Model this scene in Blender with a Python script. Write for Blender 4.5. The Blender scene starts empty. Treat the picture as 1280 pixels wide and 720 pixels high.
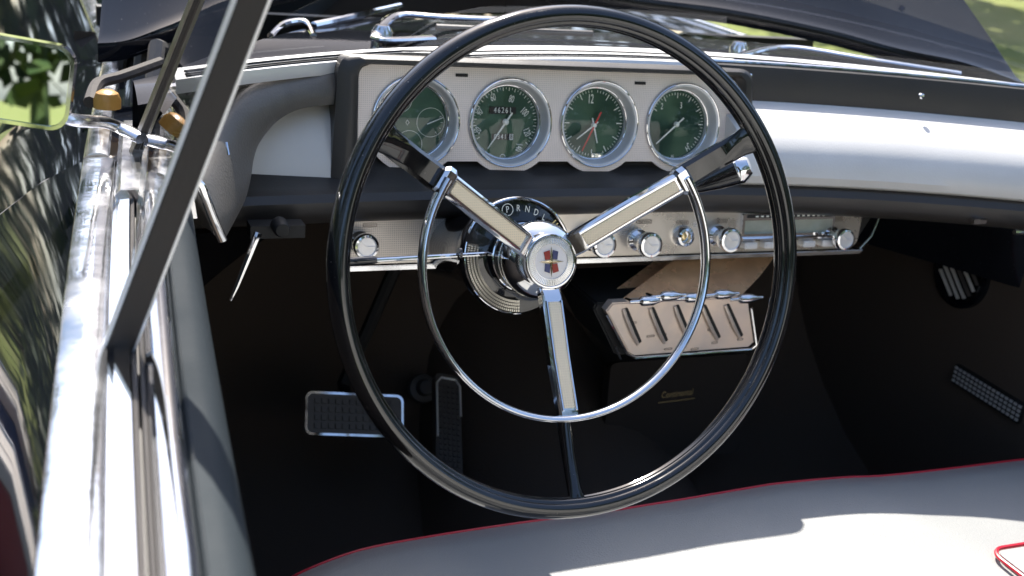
import bpy, bmesh, math, random
from mathutils import Vector, Matrix
random.seed(7)
rad = math.radians
S = bpy.context.scene
C = S.collection

# ------------------------------------------------------------------ camera
F = 1500.0; YAW, PITCH, ROLL = 0.4166, 0.3497, 0.1076       # the camera is the origin of the scene
fw = Vector((math.sin(YAW)*math.cos(PITCH), math.cos(YAW)*math.cos(PITCH), -math.sin(PITCH)))
rt = Vector((math.cos(YAW), -math.sin(YAW), 0)); up = rt.cross(fw)
rt2 = rt*math.cos(ROLL)+up*math.sin(ROLL); up2 = -rt*math.sin(ROLL)+up*math.cos(ROLL)
cam = bpy.data.cameras.new('camera'); co = bpy.data.objects.new('camera', cam); C.objects.link(co)
co.matrix_world = Matrix((( rt2.x, up2.x, -fw.x, 0), (rt2.y, up2.y, -fw.y, 0), (rt2.z, up2.z, -fw.z, 0), (0, 0, 0, 1)))
cam.sensor_width = 36; cam.lens = 36*F/1280; cam.clip_start = .02; cam.clip_end = 3000
cam.dof.use_dof = True; cam.dof.focus_distance = 1.05; cam.dof.aperture_fstop = 9
S.camera = co
# ------------------------------------------------------------------ sky and sun
SUN_EL, SUN_AZ = 53, 9         # azimuth from +Y towards +X, degrees
w = bpy.data.worlds.new('World'); S.world = w; w.use_nodes = True
nt = w.node_tree; bg = nt.nodes['Background']
sky = nt.nodes.new('ShaderNodeTexSky'); sky.sky_type = 'NISHITA'; sky.sun_disc = False
sky.sun_elevation = rad(SUN_EL); sky.sun_rotation = rad(SUN_AZ); sky.dust_density = 1.8; sky.air_density = .95
nt.links.new(sky.outputs[0], bg.inputs[0]); bg.inputs[1].default_value = 0.15
sl = bpy.data.lights.new('sun', 'SUN'); sl.energy = 5; sl.angle = rad(.5); sl.color = (1, .95, .87)
so = bpy.data.objects.new('sun', sl); C.objects.link(so)
sd = Vector((math.sin(rad(SUN_AZ))*math.cos(rad(SUN_EL)), math.cos(rad(SUN_AZ))*math.cos(rad(SUN_EL)), math.sin(rad(SUN_EL))))
so.rotation_euler = sd.to_track_quat('Z', 'Y').to_euler(); so.location = (0, 0, 6)
S.view_settings.view_transform = 'Standard'; S.view_settings.look = 'None'
S.view_settings.exposure = 1.15; S.view_settings.gamma = 1
S.cycles.max_bounces = 10; S.cycles.glossy_bounces = 6; S.cycles.transparent_max_bounces = 12
S.cycles.sample_clamp_indirect = 6

# ------------------------------------------------------------------ helpers
def P(px, py, Y=None, X=None, Z=None):       # a direction measured on the photo met with a real plane
    d = fw + rt2*((px-640)/F) - up2*((py-360)/F)
    t = Y/d.y if Y is not None else (X/d.x if X is not None else Z/d.z)
    return d*t
WM = {}
def obj(name, data, mat, parent=None, M=None, smooth=True, label=None, auto=35, mats=None):
    me = bpy.data.meshes.new(name)
    if isinstance(data, bmesh.types.BMesh):
        data.to_mesh(me); data.free()
    else:
        me.from_pydata([tuple(v) for v in data[0]], [], data[1])
    if M is None:
        c = Vector((0, 0, 0)); n = max(1, len(me.vertices))
        for v in me.vertices: c += v.co/n
        M = Matrix.Translation(c)
        for v in me.vertices: v.co -= c
    b = bmesh.new(); b.from_mesh(me); bmesh.ops.remove_doubles(b, verts=b.verts, dist=1e-6)
    bmesh.ops.recalc_face_normals(b, faces=b.faces)
    if smooth:
        for f in b.faces: f.smooth = True
        for e in b.edges:
            if len(e.link_faces) == 2 and e.calc_face_angle(0) > rad(auto): e.smooth = False
    b.to_mesh(me); b.free()
    me.materials.append(mat)
    for m in mats or []: me.materials.append(m)
    o = bpy.data.objects.new(name, me); C.objects.link(o)
    if parent:
        o.parent = parent; o.matrix_parent_inverse = WM[parent.name].inverted()
    o.matrix_basis = M; WM[o.name] = M.copy()
    if label: o['label'] = label
    return o
def copyobj(o, M, parent=None):
    c = o.copy(); C.objects.link(c); p = parent or o.parent
    c.parent = p; c.matrix_parent_inverse = WM[p.name].inverted(); c.matrix_basis = M; WM[c.name] = M.copy()
    return c
def frame(o, x, y, z):
    return Matrix(((x[0], y[0], z[0], o[0]), (x[1], y[1], z[1], o[1]), (x[2], y[2], z[2], o[2]), (0, 0, 0, 1)))
def merge(*ds):
    V = []; Fc = []
    for v, f in ds:
        n = len(V); V += [tuple(p) for p in v]; Fc += [tuple(i+n for i in q) for q in f]
    return V, Fc
def grid(rows, closed_u=False, closed_v=False, cap=False):
    n = len(rows); m = len(rows[0]); V = [p for r in rows for p in r]; Fc = []
    for i in range(n if closed_u else n-1):
        for j in range(m if closed_v else m-1):
            a = i*m+j; b = i*m+(j+1) % m; c = ((i+1) % n)*m+(j+1) % m; d = ((i+1) % n)*m+j
            Fc.append((a, b, c, d))
    if cap: Fc.append(tuple(range(m))); Fc.append(tuple((n-1)*m+j for j in range(m)))
    return V, Fc
def tube(pts, r, seg=12, closed=False, r2=None, upv=None):
    pts = [Vector(p) for p in pts]; n = len(pts); rows = []
    for i, p in enumerate(pts):
        a = pts[(i-1) % n] if (closed or i > 0) else p; b = pts[(i+1) % n] if (closed or i < n-1) else p
        t = (b-a).normalized(); u = Vector(upv) if upv else (Vector((0, 0, 1)) if abs(t.z) < .9 else Vector((1, 0, 0)))
        s = t.cross(u).normalized(); u = s.cross(t)
        ra = r[i] if isinstance(r, (list, tuple)) else r
        rb = ra if r2 is None else (r2[i] if isinstance(r2, (list, tuple)) else r2)
        rows.append([p+s*(ra*math.cos(k*2*math.pi/seg))+u*(rb*math.sin(k*2*math.pi/seg)) for k in range(seg)])
    return grid(rows, closed_u=closed, closed_v=True, cap=not closed)
def lathe(prof, seg=48, a0=0, a1=2*math.pi):          # prof: (radius, height) about local z
    full = abs(a1-a0-2*math.pi) < 1e-6; n = seg if full else seg+1
    rows = [[(r*math.cos(a0+(a1-a0)*k/seg), r*math.sin(a0+(a1-a0)*k/seg), z) for r, z in prof] for k in range(n)]
    return grid(rows, closed_u=full)
def box(c, s):
    x, y, z = c; a, b, d = s[0]/2, s[1]/2, s[2]/2
    V = [(x+i*a, y+j*b, z+k*d) for i in (-1, 1) for j in (-1, 1) for k in (-1, 1)]
    return V, [(0, 1, 3, 2), (4, 6, 7, 5), (0, 4, 5, 1), (2, 3, 7, 6), (0, 2, 6, 4), (1, 5, 7, 3)]
def prism(outline, z0, z1, bev=0, segs=2, mode='all'):      # outline in local xy, extruded along local z
    bm = bmesh.new(); vs = [bm.verts.new((x, y, z0)) for x, y in outline]; f = bm.faces.new(vs)
    r = bmesh.ops.extrude_face_region(bm, geom=[f]); nv = [g for g in r['geom'] if isinstance(g, bmesh.types.BMVert)]
    bmesh.ops.translate(bm, verts=nv, vec=(0, 0, z1-z0))
    if bev:
        es = [e for e in bm.edges if abs(e.verts[0].co.z-e.verts[1].co.z) < 1e-6 and abs(e.verts[0].co.z-z1) < 1e-6] if mode == 'top' else bm.edges[:]
        bmesh.ops.bevel(bm, geom=es, offset=bev, segments=segs, affect='EDGES', clamp_overlap=True)
    me = bpy.data.meshes.new('t'); bm.to_mesh(me); bm.free()
    V = [tuple(v.co) for v in me.vertices]; Fc = [tuple(p.vertices) for p in me.polygons]; bpy.data.meshes.remove(me)
    return V, Fc
def rrect(w_, h_, r, n=5, cx=0, cy=0):
    o = []
    for sx, sy, a in ((1, 1, 0), (-1, 1, 90), (-1, -1, 180), (1, -1, 270)):
        for k in range(n+1):
            t = rad(a+90*k/n); o.append((cx+sx*(w_/2-r)+r*math.cos(t), cy+sy*(h_/2-r)+r*math.sin(t)))
    return o
def rpoly(pts, r, n=4):                    # polygon with rounded corners
    out = []; m = len(pts)
    for i in range(m):
        p = Vector(pts[i]).to_2d(); a = Vector(pts[i-1]).to_2d(); b = Vector(pts[(i+1) % m]).to_2d()
        d1 = (a-p); d2 = (b-p); rr = min(r, d1.length*.45, d2.length*.45); s = p+d1.normalized()*rr; e = p+d2.normalized()*rr
        for k in range(n+1):
            t = k/n; out.append(tuple(s*(1-t)**2+p*2*t*(1-t)+e*t*t))
    return out
def ringprism(outer, inner, z0, z1):
    n = len(outer); V = [(x, y, z) for z in (z0, z1) for L in (outer, inner) for x, y in L]; Fc = []
    for i in range(n):
        j = (i+1) % n
        Fc += [(i, j, n+j, n+i), (2*n+i, 2*n+j, 3*n+j, 3*n+i), (i, j, 2*n+j, 2*n+i), (n+i, n+j, 3*n+j, 3*n+i)]
    return V, Fc
def xf(d, M): return [tuple(M @ Vector(v)) for v in d[0]], d[1]
def cat(pts, n=6):                                    # Catmull-Rom through points
    pts = [Vector(p) for p in pts]; out = []
    for i in range(len(pts)-1):
        p0 = pts[max(i-1, 0)]; p1 = pts[i]; p2 = pts[i+1]; p3 = pts[min(i+2, len(pts)-1)]
        for k in range(n):
            t = k/n; out.append(.5*((2*p1)+(-p0+p2)*t+(2*p0-5*p1+4*p2-p3)*t*t+(-p0+3*p1-3*p2+p3)*t**3))
    out.append(pts[-1]); return out
def textd(s, size, sx=1.0, shear=0, spacing=1.0):            # writing as flat mesh data in local xy, centred
    cu = bpy.data.curves.new('t', 'FONT'); cu.body = s; cu.size = size; cu.align_x = 'CENTER'; cu.align_y = 'CENTER'
    cu.extrude = size*.02; cu.shear = shear; cu.space_character = spacing; cu.resolution_u = 3
    o = bpy.data.objects.new('t', cu); C.objects.link(o); dg = bpy.context.evaluated_depsgraph_get(); dg.update()
    me = bpy.data.meshes.new_from_object(o.evaluated_get(dg))
    V = [(v.co.x*sx, v.co.y, v.co.z) for v in me.vertices]; Fc = [tuple(p.vertices) for p in me.polygons]
    bpy.data.objects.remove(o); bpy.data.curves.remove(cu); bpy.data.meshes.remove(me); return V, Fc
def T(x, y, z=0, rz=0): return Matrix.Translation((x, y, z)) @ Matrix.Rotation(rz, 4, 'Z')

# ------------------------------------------------------------------ materials
def mat(name, col, rough=.5, metal=0, coat=0, bump=None, ior=1.5, aniso=0, var=None, spec=.5, rvar=None, sheen=0):
    m = bpy.data.materials.new(name); m.use_nodes = True; n = m.node_tree; b = n.nodes['Principled BSDF']; L = n.links
    b.inputs['Base Color'].default_value = (*col, 1); b.inputs['Roughness'].default_value = rough
    b.inputs['Metallic'].default_value = metal; b.inputs['Coat Weight'].default_value = coat; b.inputs['Coat Roughness'].default_value = .03
    b.inputs['IOR'].default_value = ior; b.inputs['Anisotropic'].default_value = aniso; b.inputs['Specular IOR Level'].default_value = spec
    b.inputs['Sheen Weight'].default_value = sheen
    tc = n.nodes.new('ShaderNodeTexCoord')
    if bump:                                             # (kind, scale, strength, distance)
        for kind, sc, st, ds in [bump]:
            t = n.nodes.new('ShaderNodeTexNoise' if kind == 'noise' else 'ShaderNodeTexVoronoi')
            t.inputs['Scale'].default_value = sc
            if kind == 'noise': t.inputs['Detail'].default_value = 4
            L.new(tc.outputs['Object'], t.inputs['Vector'])
            bp = n.nodes.new('ShaderNodeBump'); bp.inputs['Strength'].default_value = st; bp.inputs['Distance'].default_value = ds
            L.new(t.outputs[0], bp.inputs['Height']); L.new(bp.outputs[0], b.inputs['Normal'])
    if var:                                              # (scale, second colour)
        t = n.nodes.new('ShaderNodeTexNoise'); t.inputs['Scale'].default_value = var[0]; t.inputs['Detail'].default_value = 5
        L.new(tc.outputs['Object'], t.inputs['Vector']); r = n.nodes.new('ShaderNodeValToRGB')
        r.color_ramp.elements[0].position = .35; r.color_ramp.elements[1].position = .65
        r.color_ramp.elements[0].color = (*col, 1); r.color_ramp.elements[1].color = (*var[1], 1)
        L.new(t.outputs[0], r.inputs[0]); L.new(r.outputs[0], b.inputs['Base Color'])
    if rvar:                                             # (scale, lo, hi) roughness smudges
        t = n.nodes.new('ShaderNodeTexNoise'); t.inputs['Scale'].default_value = rvar[0]; t.inputs['Detail'].default_value = 6
        L.new(tc.outputs['Object'], t.inputs['Vector']); r = n.nodes.new('ShaderNodeMapRange')
        r.inputs[1].default_value = .4; r.inputs[2].default_value = .75; r.inputs[3].default_value = rvar[1]; r.inputs[4].default_value = rvar[2]
        L.new(t.outputs[0], r.inputs[0]); L.new(r.outputs[0], b.inputs['Roughness'])
    return m
def add_dust(m, sc, lo=.70, col=(.32, .30, .28)):          # settled specks of dust
    n = m.node_tree; L = n.links; b = n.nodes['Principled BSDF']; tc = [x for x in n.nodes if x.type == 'TEX_COORD'][0]
    t = n.nodes.new('ShaderNodeTexNoise'); t.inputs['Scale'].default_value = sc; t.inputs['Detail'].default_value = 1; L.new(tc.outputs['Object'], t.inputs['Vector'])
    mr = n.nodes.new('ShaderNodeMapRange'); mr.inputs[1].default_value = lo; mr.inputs[2].default_value = lo+.05; L.new(t.outputs[0], mr.inputs[0])
    mx = n.nodes.new('ShaderNodeMixRGB'); L.new(mr.outputs[0], mx.inputs[0]); mx.inputs[1].default_value = b.inputs['Base Color'].default_value; mx.inputs[2].default_value = (*col, 1)
    L.new(mx.outputs[0], b.inputs['Base Color'])
def add_grid(m, pitch, axes=(0, 1), lo=.45, strength=.5, dist=.0004):      # fine woven / engine-turned mesh on a metal panel
    n = m.node_tree; L = n.links; b = n.nodes['Principled BSDF']; tc = [x for x in n.nodes if x.type == 'TEX_COORD'][0]
    sp = n.nodes.new('ShaderNodeSeparateXYZ'); L.new(tc.outputs['Object'], sp.inputs[0]); outs = []
    for a in axes:
        mu = n.nodes.new('ShaderNodeMath'); mu.operation = 'MULTIPLY'; mu.inputs[1].default_value = 2*math.pi/pitch; L.new(sp.outputs[a], mu.inputs[0])
        s = n.nodes.new('ShaderNodeMath'); s.operation = 'SINE'; L.new(mu.outputs[0], s.inputs[0]); outs.append(s.outputs[0])
    if len(outs) == 2:
        mx = n.nodes.new('ShaderNodeMath'); mx.operation = 'MAXIMUM'; L.new(outs[0], mx.inputs[0]); L.new(outs[1], mx.inputs[1]); o = mx.outputs[0]
    else: o = outs[0]
    mr = n.nodes.new('ShaderNodeMapRange'); mr.inputs[1].default_value = -.2; mr.inputs[2].default_value = .9; L.new(o, mr.inputs[0])
    mr.inputs[3].default_value = lo; mr.inputs[4].default_value = 1
    vm = n.nodes.new('ShaderNodeVectorMath'); vm.operation = 'SCALE'; L.new(mr.outputs[0], vm.inputs['Scale'])
    src = b.inputs['Base Color']
    if src.is_linked: L.new(src.links[0].from_socket, vm.inputs[0])
    else: vm.inputs[0].default_value = src.default_value[:3]
    L.new(vm.outputs[0], src)
    bp = n.nodes.new('ShaderNodeBump'); bp.inputs['Strength'].default_value = strength; bp.inputs['Distance'].default_value = dist
    L.new(mr.outputs[0], bp.inputs['Height']); L.new(bp.outputs[0], b.inputs['Normal'])
    return m
chrome = mat('chrome', (.82, .82, .83), .05, 1, rvar=(60, .03, .14))
soft_chrome = mat('satin_chrome', (.72, .72, .73), .22, 1, rvar=(40, .15, .32))
wheel_black = mat('glossy_black_plastic', (.006, .006, .007), .09, 0, coat=.6, rvar=(35, .05, .2))
gloss_black = mat('black_body_paint', (.006, .007, .010), .04, 0, coat=0, spec=.3, rvar=(8, .03, .07))
add_dust(wheel_black, 420, .755, (.14, .13, .12)); add_dust(gloss_black, 420, .755, (.12, .115, .11))
vinyl = mat('black_vinyl', (.038, .034, .031), .42, 0, bump=('noise', 420, .25, .0006), rvar=(12, .36, .5))
vinyl_grey = mat('charcoal_grained_leather', (.115, .105, .092), .46, 0, bump=('noise', 480, .45, .0008), rvar=(14, .36, .5), var=(25, (.14, .128, .112)))
silver_pad = mat('silver_vinyl', (.64, .625, .60), .46, .08, bump=('noise', 500, .3, .0006), var=(9, (.70, .685, .66)))
pad_grey = mat('blue_grey_vinyl', (.024, .031, .036), .7, 0, spec=.12, bump=('noise', 400, .3, .0006), rvar=(14, .62, .78))
mesh_silver = add_grid(mat('woven_silver_metal', (.92, .84, .80), .42, .45, var=(14, (.86, .78, .74))), .0021, lo=.76, strength=.3)
brushed = mat('brushed_panel_metal', (.66, .61, .55), .34, .8, var=(6, (.60, .55, .48)), rvar=(30, .25, .42))
mesh_panel = add_grid(mat('engine_turned_panel_metal', (.66, .60, .54), .36, .7), .0022, axes=(0, 1), lo=.6)
reflect_metal = mat('metal_with_brown_reflection', (1.0, .64, .36), .36, .35, var=(28, (.74, .45, .25)), rvar=(30, .22, .4))  # brown reflection on bright metal, put into the base colour
tan_face = mat('warm_grey_metal', (.88, .71, .56), .33, .45, var=(20, (.70, .59, .50)))
cream = add_grid(mat('cream_ribbed_plastic', (.98, .82, .58), .4, .0), .0021, axes=(0, 1), lo=.82)
rib_metal = mat('ribbed_satin_metal', (.62, .58, .50), .3, .9)
carpet = mat('black_carpet', (.095, .074, .060), .95, 0, bump=('noise', 700, .7, .002), spec=.15)
trim_dark = mat('dark_brown_trim', (.090, .070, .057), .6, 0, bump=('noise', 300, .3, .001))
rubber = mat('black_rubber', (.085, .078, .074), .5, 0, bump=('noise', 300, .2, .0005))
mat_rubber = mat('worn_grey_rubber', (.17, .16, .15), .45, 0, bump=('noise', 200, .3, .0008))
rubber_weather = mat('weathered_rubber', (.042, .034, .029), .75, 0, bump=('noise', 260, .5, .0008), var=(60, (.04, .034, .030)))
seat_m = mat('grey_leather', (.30, .305, .30), .5, 0, bump=('noise', 520, .5, .0009), var=(5, (.33, .332, .32)), rvar=(10, .4, .52))
piping_m = mat('red_piping', (.50, .015, .035), .4)
white_enamel = mat('white_enamel', (.95, .88, .82), .25)
emblem_red = mat('red_enamel', (.36, .03, .02), .2)
emblem_blue = mat('blue_enamel', (.05, .06, .16), .2)
gold = mat('gold_metal', (.75, .62, .36), .25, 1)
white_mark = mat('pale_dial_marking', (.88, .90, .82), .5)
red_mark = mat('red_dial_hand', (.70, .04, .04), .4)
dark_mark = mat('dark_engraving', (.30, .24, .19), .5, .3)
black_flat = mat('matt_black', (.008, .008, .008), .6)
satin_dark = mat('tarnished_metal', (.42, .38, .34), .38, .8, var=(50, (.30, .26, .22)))
strip_metal = mat('bright_anodised_strip', (.84, .84, .85), .16, .95, bump=('noise', 22, .25, .004), rvar=(18, .08, .34))
trim_silver = mat('bright_silver_trim', (.86, .85, .83), .3, .35)
spun = mat('spun_metal', (.82, .81, .80), .42, .6)
alu = mat('satin_bezel', (.74, .74, .74), .5, .45)
amber = mat('amber_plastic', (.42, .22, .05), .3, bump=('noise', 120, .3, .002))
red_paint = mat('red_paint', (.45, .03, .02), .3)
radio_glass = mat('green_radio_glass', (.34, .38, .31), .2, .2, var=(30, (.46, .48, .42)))
mirror_m = mat('mirror_glass', (.85, .88, .87), .01, 1)

dialm = bpy.data.materials.new('green_sunburst_dial'); dialm.use_nodes = True
n = dialm.node_tree; b = n.nodes['Principled BSDF']; b.inputs['Base Color'].default_value = (.048, .095, .072, 1); b.inputs['Metallic'].default_value = .9
b.inputs['Roughness'].default_value = .36; b.inputs['Anisotropic'].default_value = .85
tg = n.nodes.new('ShaderNodeTangent'); tg.direction_type = 'RADIAL'; tg.axis = 'Z'; n.links.new(tg.outputs[0], b.inputs['Tangent'])

def glassmat(name, base=.04, tint=(1, 1, 1), rough=0.0, dust=0):
    m = bpy.data.materials.new(name); m.use_nodes = True; n = m.node_tree; n.nodes.clear(); L = n.links
    o = n.nodes.new('ShaderNodeOutputMaterial'); t = n.nodes.new('ShaderNodeBsdfTransparent'); t.inputs[0].default_value = (*tint, 1)
    g = n.nodes.new('ShaderNodeBsdfGlossy'); g.inputs['Roughness'].default_value = rough
    lw = n.nodes.new('ShaderNodeLayerWeight'); lw.inputs[0].default_value = .5
    pw = n.nodes.new('ShaderNodeMath'); pw.operation = 'POWER'; pw.inputs[1].default_value = 5; L.new(lw.outputs['Facing'], pw.inputs[0])
    fr = n.nodes.new('ShaderNodeMath'); fr.operation = 'MULTIPLY_ADD'; fr.inputs[1].default_value = .92; fr.inputs[2].default_value = base; L.new(pw.outputs[0], fr.inputs[0])
    mx = n.nodes.new('ShaderNodeMixShader'); L.new(fr.outputs[0], mx.inputs[0]); L.new(t.outputs[0], mx.inputs[1]); L.new(g.outputs[0], mx.inputs[2])
    L.new(mx.outputs[0], o.inputs[0])
    return m
glass = glassmat('clear_glass'); dial_glass = glassmat('gauge_glass')

# ------------------------------------------------------------------ the setting: lawn
GZ = -1.36
gm = mat('sunlit_lawn', (.17, .21, .06), .9, 0, var=(.9, (.23, .25, .09)), spec=.1)
g2 = gm.node_tree; tx = g2.nodes.new('ShaderNodeTexNoise'); tx.inputs['Scale'].default_value = 14; tx.inputs['Detail'].default_value = 6
bp = g2.nodes.new('ShaderNodeBump'); bp.inputs['Strength'].default_value = 1; bp.inputs['Distance'].default_value = .05
g2.links.new([x for x in g2.nodes if x.type == 'TEX_COORD'][0].outputs['Object'], tx.inputs['Vector'])
g2.links.new(tx.outputs[0], bp.inputs['Height']); g2.links.new(bp.outputs[0], g2.nodes['Principled BSDF'].inputs['Normal'])
R = 900; seg = 64
ld = obj('lawn', ([(0, 0, GZ)]+[(R*math.cos(2*math.pi*k/seg), R*math.sin(2*math.pi*k/seg), GZ) for k in range(seg)], [(0, k+1, (k+1) % seg+1) for k in range(seg)]), gm, M=Matrix.Identity(4), smooth=False)
ld['kind'] = 'structure'
asph = mat('asphalt', (.05, .05, .052), .85, 0, bump=('noise', 60, .6, .01), var=(3, (.065, .064, .062)))
pv = obj('added_driveway', ([(-7.5, -9, GZ+.004), (2.6, -9, GZ+.004), (2.6, 5.5, GZ+.004), (-7.5, 5.5, GZ+.004)], [(0, 1, 2, 3)]), asph, smooth=False); pv['kind'] = 'structure'  # dark asphalt added so the door paint reflects less bright lawn

# ------------------------------------------------------------------ the car
car = bpy.data.objects.new('vintage_convertible', None); C.objects.link(car); car.location = (.68, 1.0, GZ)
WM[car.name] = Matrix.Translation((.68, 1.0, GZ))
car['label'] = 'open black vintage convertible with three-spoke steering wheel and silver dashboard'; car['category'] = 'car'
CX = .68
def yb(x): return -.45*(x-.65)**2               # how far the dashboard and cowl sweep back at x
def yd(x): return yb(x)*(.2 if x < .65 else 1)
def xo(y): 
    y = min(y, 1.5); return .002+.075*(y-.42)+.02*(y-.42)**2
SZ = -.28
def strip(prof, y0, y1, n=40, mirror=False, cap=True, zf=None, offf=None, belly=False):       # a section (dx, z) run along the body side
    rows = []
    for i in range(n+1):
        y = y0+(y1-y0)*i/n; o = (offf or xo)(y); dz = zf(y) if zf else 0
        
        g_ = (1+3.2*max(0, min(1, (y-.40)/.9))) if belly else 1
        rows.append([((2*CX-(o+dx*(g_ if dx < 0 else 1))) if mirror else o+dx*(g_ if dx < 0 else 1), y, z+dz) for dx, z in prof])
    return grid(rows, closed_v=cap, cap=cap)
for mir in (False, True):
    dn = 'passenger_door' if mir else 'driver_door'
    skin = [(.0, SZ), (-.004, SZ-.006), (-.012, SZ-.022), (-.022, SZ-.05), (-.036, SZ-.10), (-.05, SZ-.18), (-.062, SZ-.32), (-.07, SZ-.55), (-.06, SZ-.75), (-.03, SZ-.85), (.0, SZ-.85), (.0, SZ-.2), (.02, SZ-.012)]
    d = obj('door', strip(skin, -.55, 1.03, mirror=mir, belly=True), gloss_black, car, label='black right-hand door' if mir else 'black left-hand door with wide bright top moulding')
    mold = [(.0, SZ-.012), (-.0020, SZ-.003), (-.0005, SZ+.001), (.003, SZ+.0025), (.013, SZ+.0032), (.0215, SZ+.0025), (.0245, SZ+.0005), (.025, SZ-.012)]
    obj('top_moulding', strip(mold, -.5, 1.03, mirror=mir), strip_metal, d)
    obj('window_channel', strip([(.025, SZ-.012), (.025, SZ-.004), (.028, SZ-.004), (.0285, SZ), (.0365, SZ+.0005), (.037, SZ-.03), (.025, SZ-.03)], -.5, 1.03, mirror=mir), chrome, d)
    obj('window_seal', strip([(.0375, SZ-.03), (.0375, SZ-.006), (.040, SZ-.004), (.0405, SZ-.014), (.0415, SZ-.014), (.042, SZ-.004), (.0445, SZ-.006), (.0445, SZ-.03)], -.5, 1.0, mirror=mir), rubber, d)
    obj('inner_sill', strip([(.045, SZ-.03), (.045, SZ-.002), (.048, SZ+.002), (.053, SZ+.0035), (.058, SZ+.002), (.061, SZ-.001), (.0612, SZ-.03)], -.5, .98, mirror=mir), chrome, d)
    obj('door_pad', strip([(.0615, SZ-.05), (.0615, SZ-.003), (.064, SZ+.001), (.070, SZ+.0015), (.077, SZ-.001), (.082, SZ-.007), (.0845, SZ-.017), (.086, SZ-.035), (.082, SZ-.05), (.078, SZ-.06)], -.5, .98, mirror=mir), pad_grey, d)
    obj('door_card', strip([(.0, SZ-.06), (.078, SZ-.06), (.072, SZ-.10), (.072, SZ-.60), (.0, SZ-.60)], -.5, 1.0, mirror=mir), trim_dark, d)
# fenders
for mir in (False, True):
    fs = [(-.06, SZ-.75), (-.07, SZ-.55), (-.062, SZ-.32), (-.05, SZ-.18), (-.036, SZ-.10), (-.022, SZ-.05), (-.010, SZ-.018), (0, SZ-.003), (.012, SZ), (.045, SZ-.004), (.075, SZ-.012), (.078, SZ-.03), (.078, SZ-.05)]
    f = obj('front_fender', strip(fs, 1.034, 3.1, mirror=mir, cap=False, belly=True), gloss_black, car)
    obj('fender_moulding', strip([(-.0025, SZ-.006), (-.001, SZ+.001), (.004, SZ+.005), (.012, SZ+.006), (.018, SZ+.004), (.020, SZ-.002)], 1.034, 3.1, mirror=mir), soft_chrome, f)
    tp = [( .026, SZ+.0), (.03, SZ+.004), (.05, SZ+.004), (.085, SZ-.001), (.088, SZ-.02), (.03, SZ-.02)]
    obj('pillar_foot', strip(tp, .93, 1.16, mirror=mir), soft_chrome, f)

# windshield: glass, frame, pillars
def cowl_pt(x, dy=0, z=-.225): return Vector((x, 1.275+.70*-(x-CX)**2+dy, z))
xs = [.155+(2*CX-.31)*i/40 for i in range(41)]
def wtop(x):
    u = (x-CX)/.525; return Vector((CX+u*.46, .93-.12*u*u, .19))
ws = obj('windshield', grid([[cowl_pt(x).lerp(wtop(x), j/10)+Vector((0, .02*math.sin(math.pi*j/10), 0)) for j in range(11)] for x in xs]), glass, car)
obj('header_rail', tube([wtop(x) for x in xs], .014, 10), soft_chrome, ws)
for mir in (False, True):
    mx_ = lambda v: Vector((2*CX-v[0], v[1], v[2])) if mir else Vector(v)
    base = P(177, 172, Z=-.262); topv = P(246, 0)if False else base+(P(246, 0, Y=.985)-base)*3.0
    sec = []
    dirv = (topv-base).normalized(); side = Vector((1, .25, 0)); side = (side-dirv*side.dot(dirv)).normalized(); bk = dirv.cross(side).normalized()
    def bar(b0, b1, offs):
        return grid([[mx_(q+side*a+bk*c) for a, c in offs] for q in (b0, b1)], closed_v=True, cap=True)
    pl = obj('windshield_pillar', bar(base-dirv*.02, topv, [(-.0048, -.003), (.0048, -.003), (.0048, .003), (-.0048, .003)]), satin_dark, ws)
    for s_ in (-.0022, .0026):
        obj('pillar_seal', bar(base-dirv*.01, topv, [(s_-.0017, -.0042), (s_+.0017, -.0042), (s_+.0017, .0042), (s_-.0017, .0042)]), rubber_weather, pl)
    # division bar between vent window and door glass
    b0 = P(149, 428, Z=SZ+.0); t0 = P(312, 0, Y=.615); dv = (t0-b0).normalized(); t1 = b0+dv*.42; b0 = b0-dv*.02
    side = Vector((1, .1, 0)); side = (side-dv*side.dot(dv)).normalized(); bk = dv.cross(side).normalized()
    vb = obj('vent_window_bar', bar(b0, t1, [(-.0074, -.0035), (-.0068, -.0045), (.0068, -.0045), (.0074, -.0035), (.0074, .004), (-.0074, .004)]), rubber_weather, car)
    obj('bar_edge', bar(b0-dv*.003, t1, [(-.0092, -.0035), (-.0075, -.0040), (-.0075, -.001), (-.0092, -.001)]), trim_silver, vb)
    obj('bar_edge', bar(b0-dv*.003, t1, [(.0075, -.0040), (.0093, -.0035), (.0093, -.001), (.0075, -.001)]), trim_silver, vb)
    vg = [(b0+dv*.03), t1, topv, base+dirv*.01]
    obj('vent_window', ([mx_(v) for v in vg], [(0, 1, 2, 3)]), glass, car, smooth=False)

# side mirror on the driver's door
mc = P(3, 99, Y=.90); v_to = (-mc).normalized()
nz = (Vector((-.14, -1, .112))).normalized(); nx = Vector((0, 0, 1)).cross(nz).normalized(); nx = nx if nx.x > 0 else -nx; ny = nz.cross(nx)
roll = Matrix.Rotation(rad(-7), 4, 'Z'); Mm = frame(mc, nx, ny, nz) @ roll
mo = rrect(.092, .060, .013, 6)
mr_ = obj('side_mirror', prism(mo, -.02, .0, .004, 3), chrome, car, M=Mm)
obj('mirror_rim', ringprism(mo, rrect(.087, .055, .011, 6), -.002, .003), chrome, mr_, M=Mm)
obj('mirror_glass', prism(rrect(.086, .054, .011, 6), .0, .0012), mirror_m, mr_, M=Mm)
m1 = P(175, 172, Z=-.262)
obj('mirror_arm', tube(cat([mc+Vector((.035, .01, -.028)), mc+Vector((.05, .03, -.036)), m1+Vector((-.025, .0, .012)), m1+Vector((.0, -.01, .002))], 5), .0075, 12, r2=.005), soft_chrome, mr_)

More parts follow.
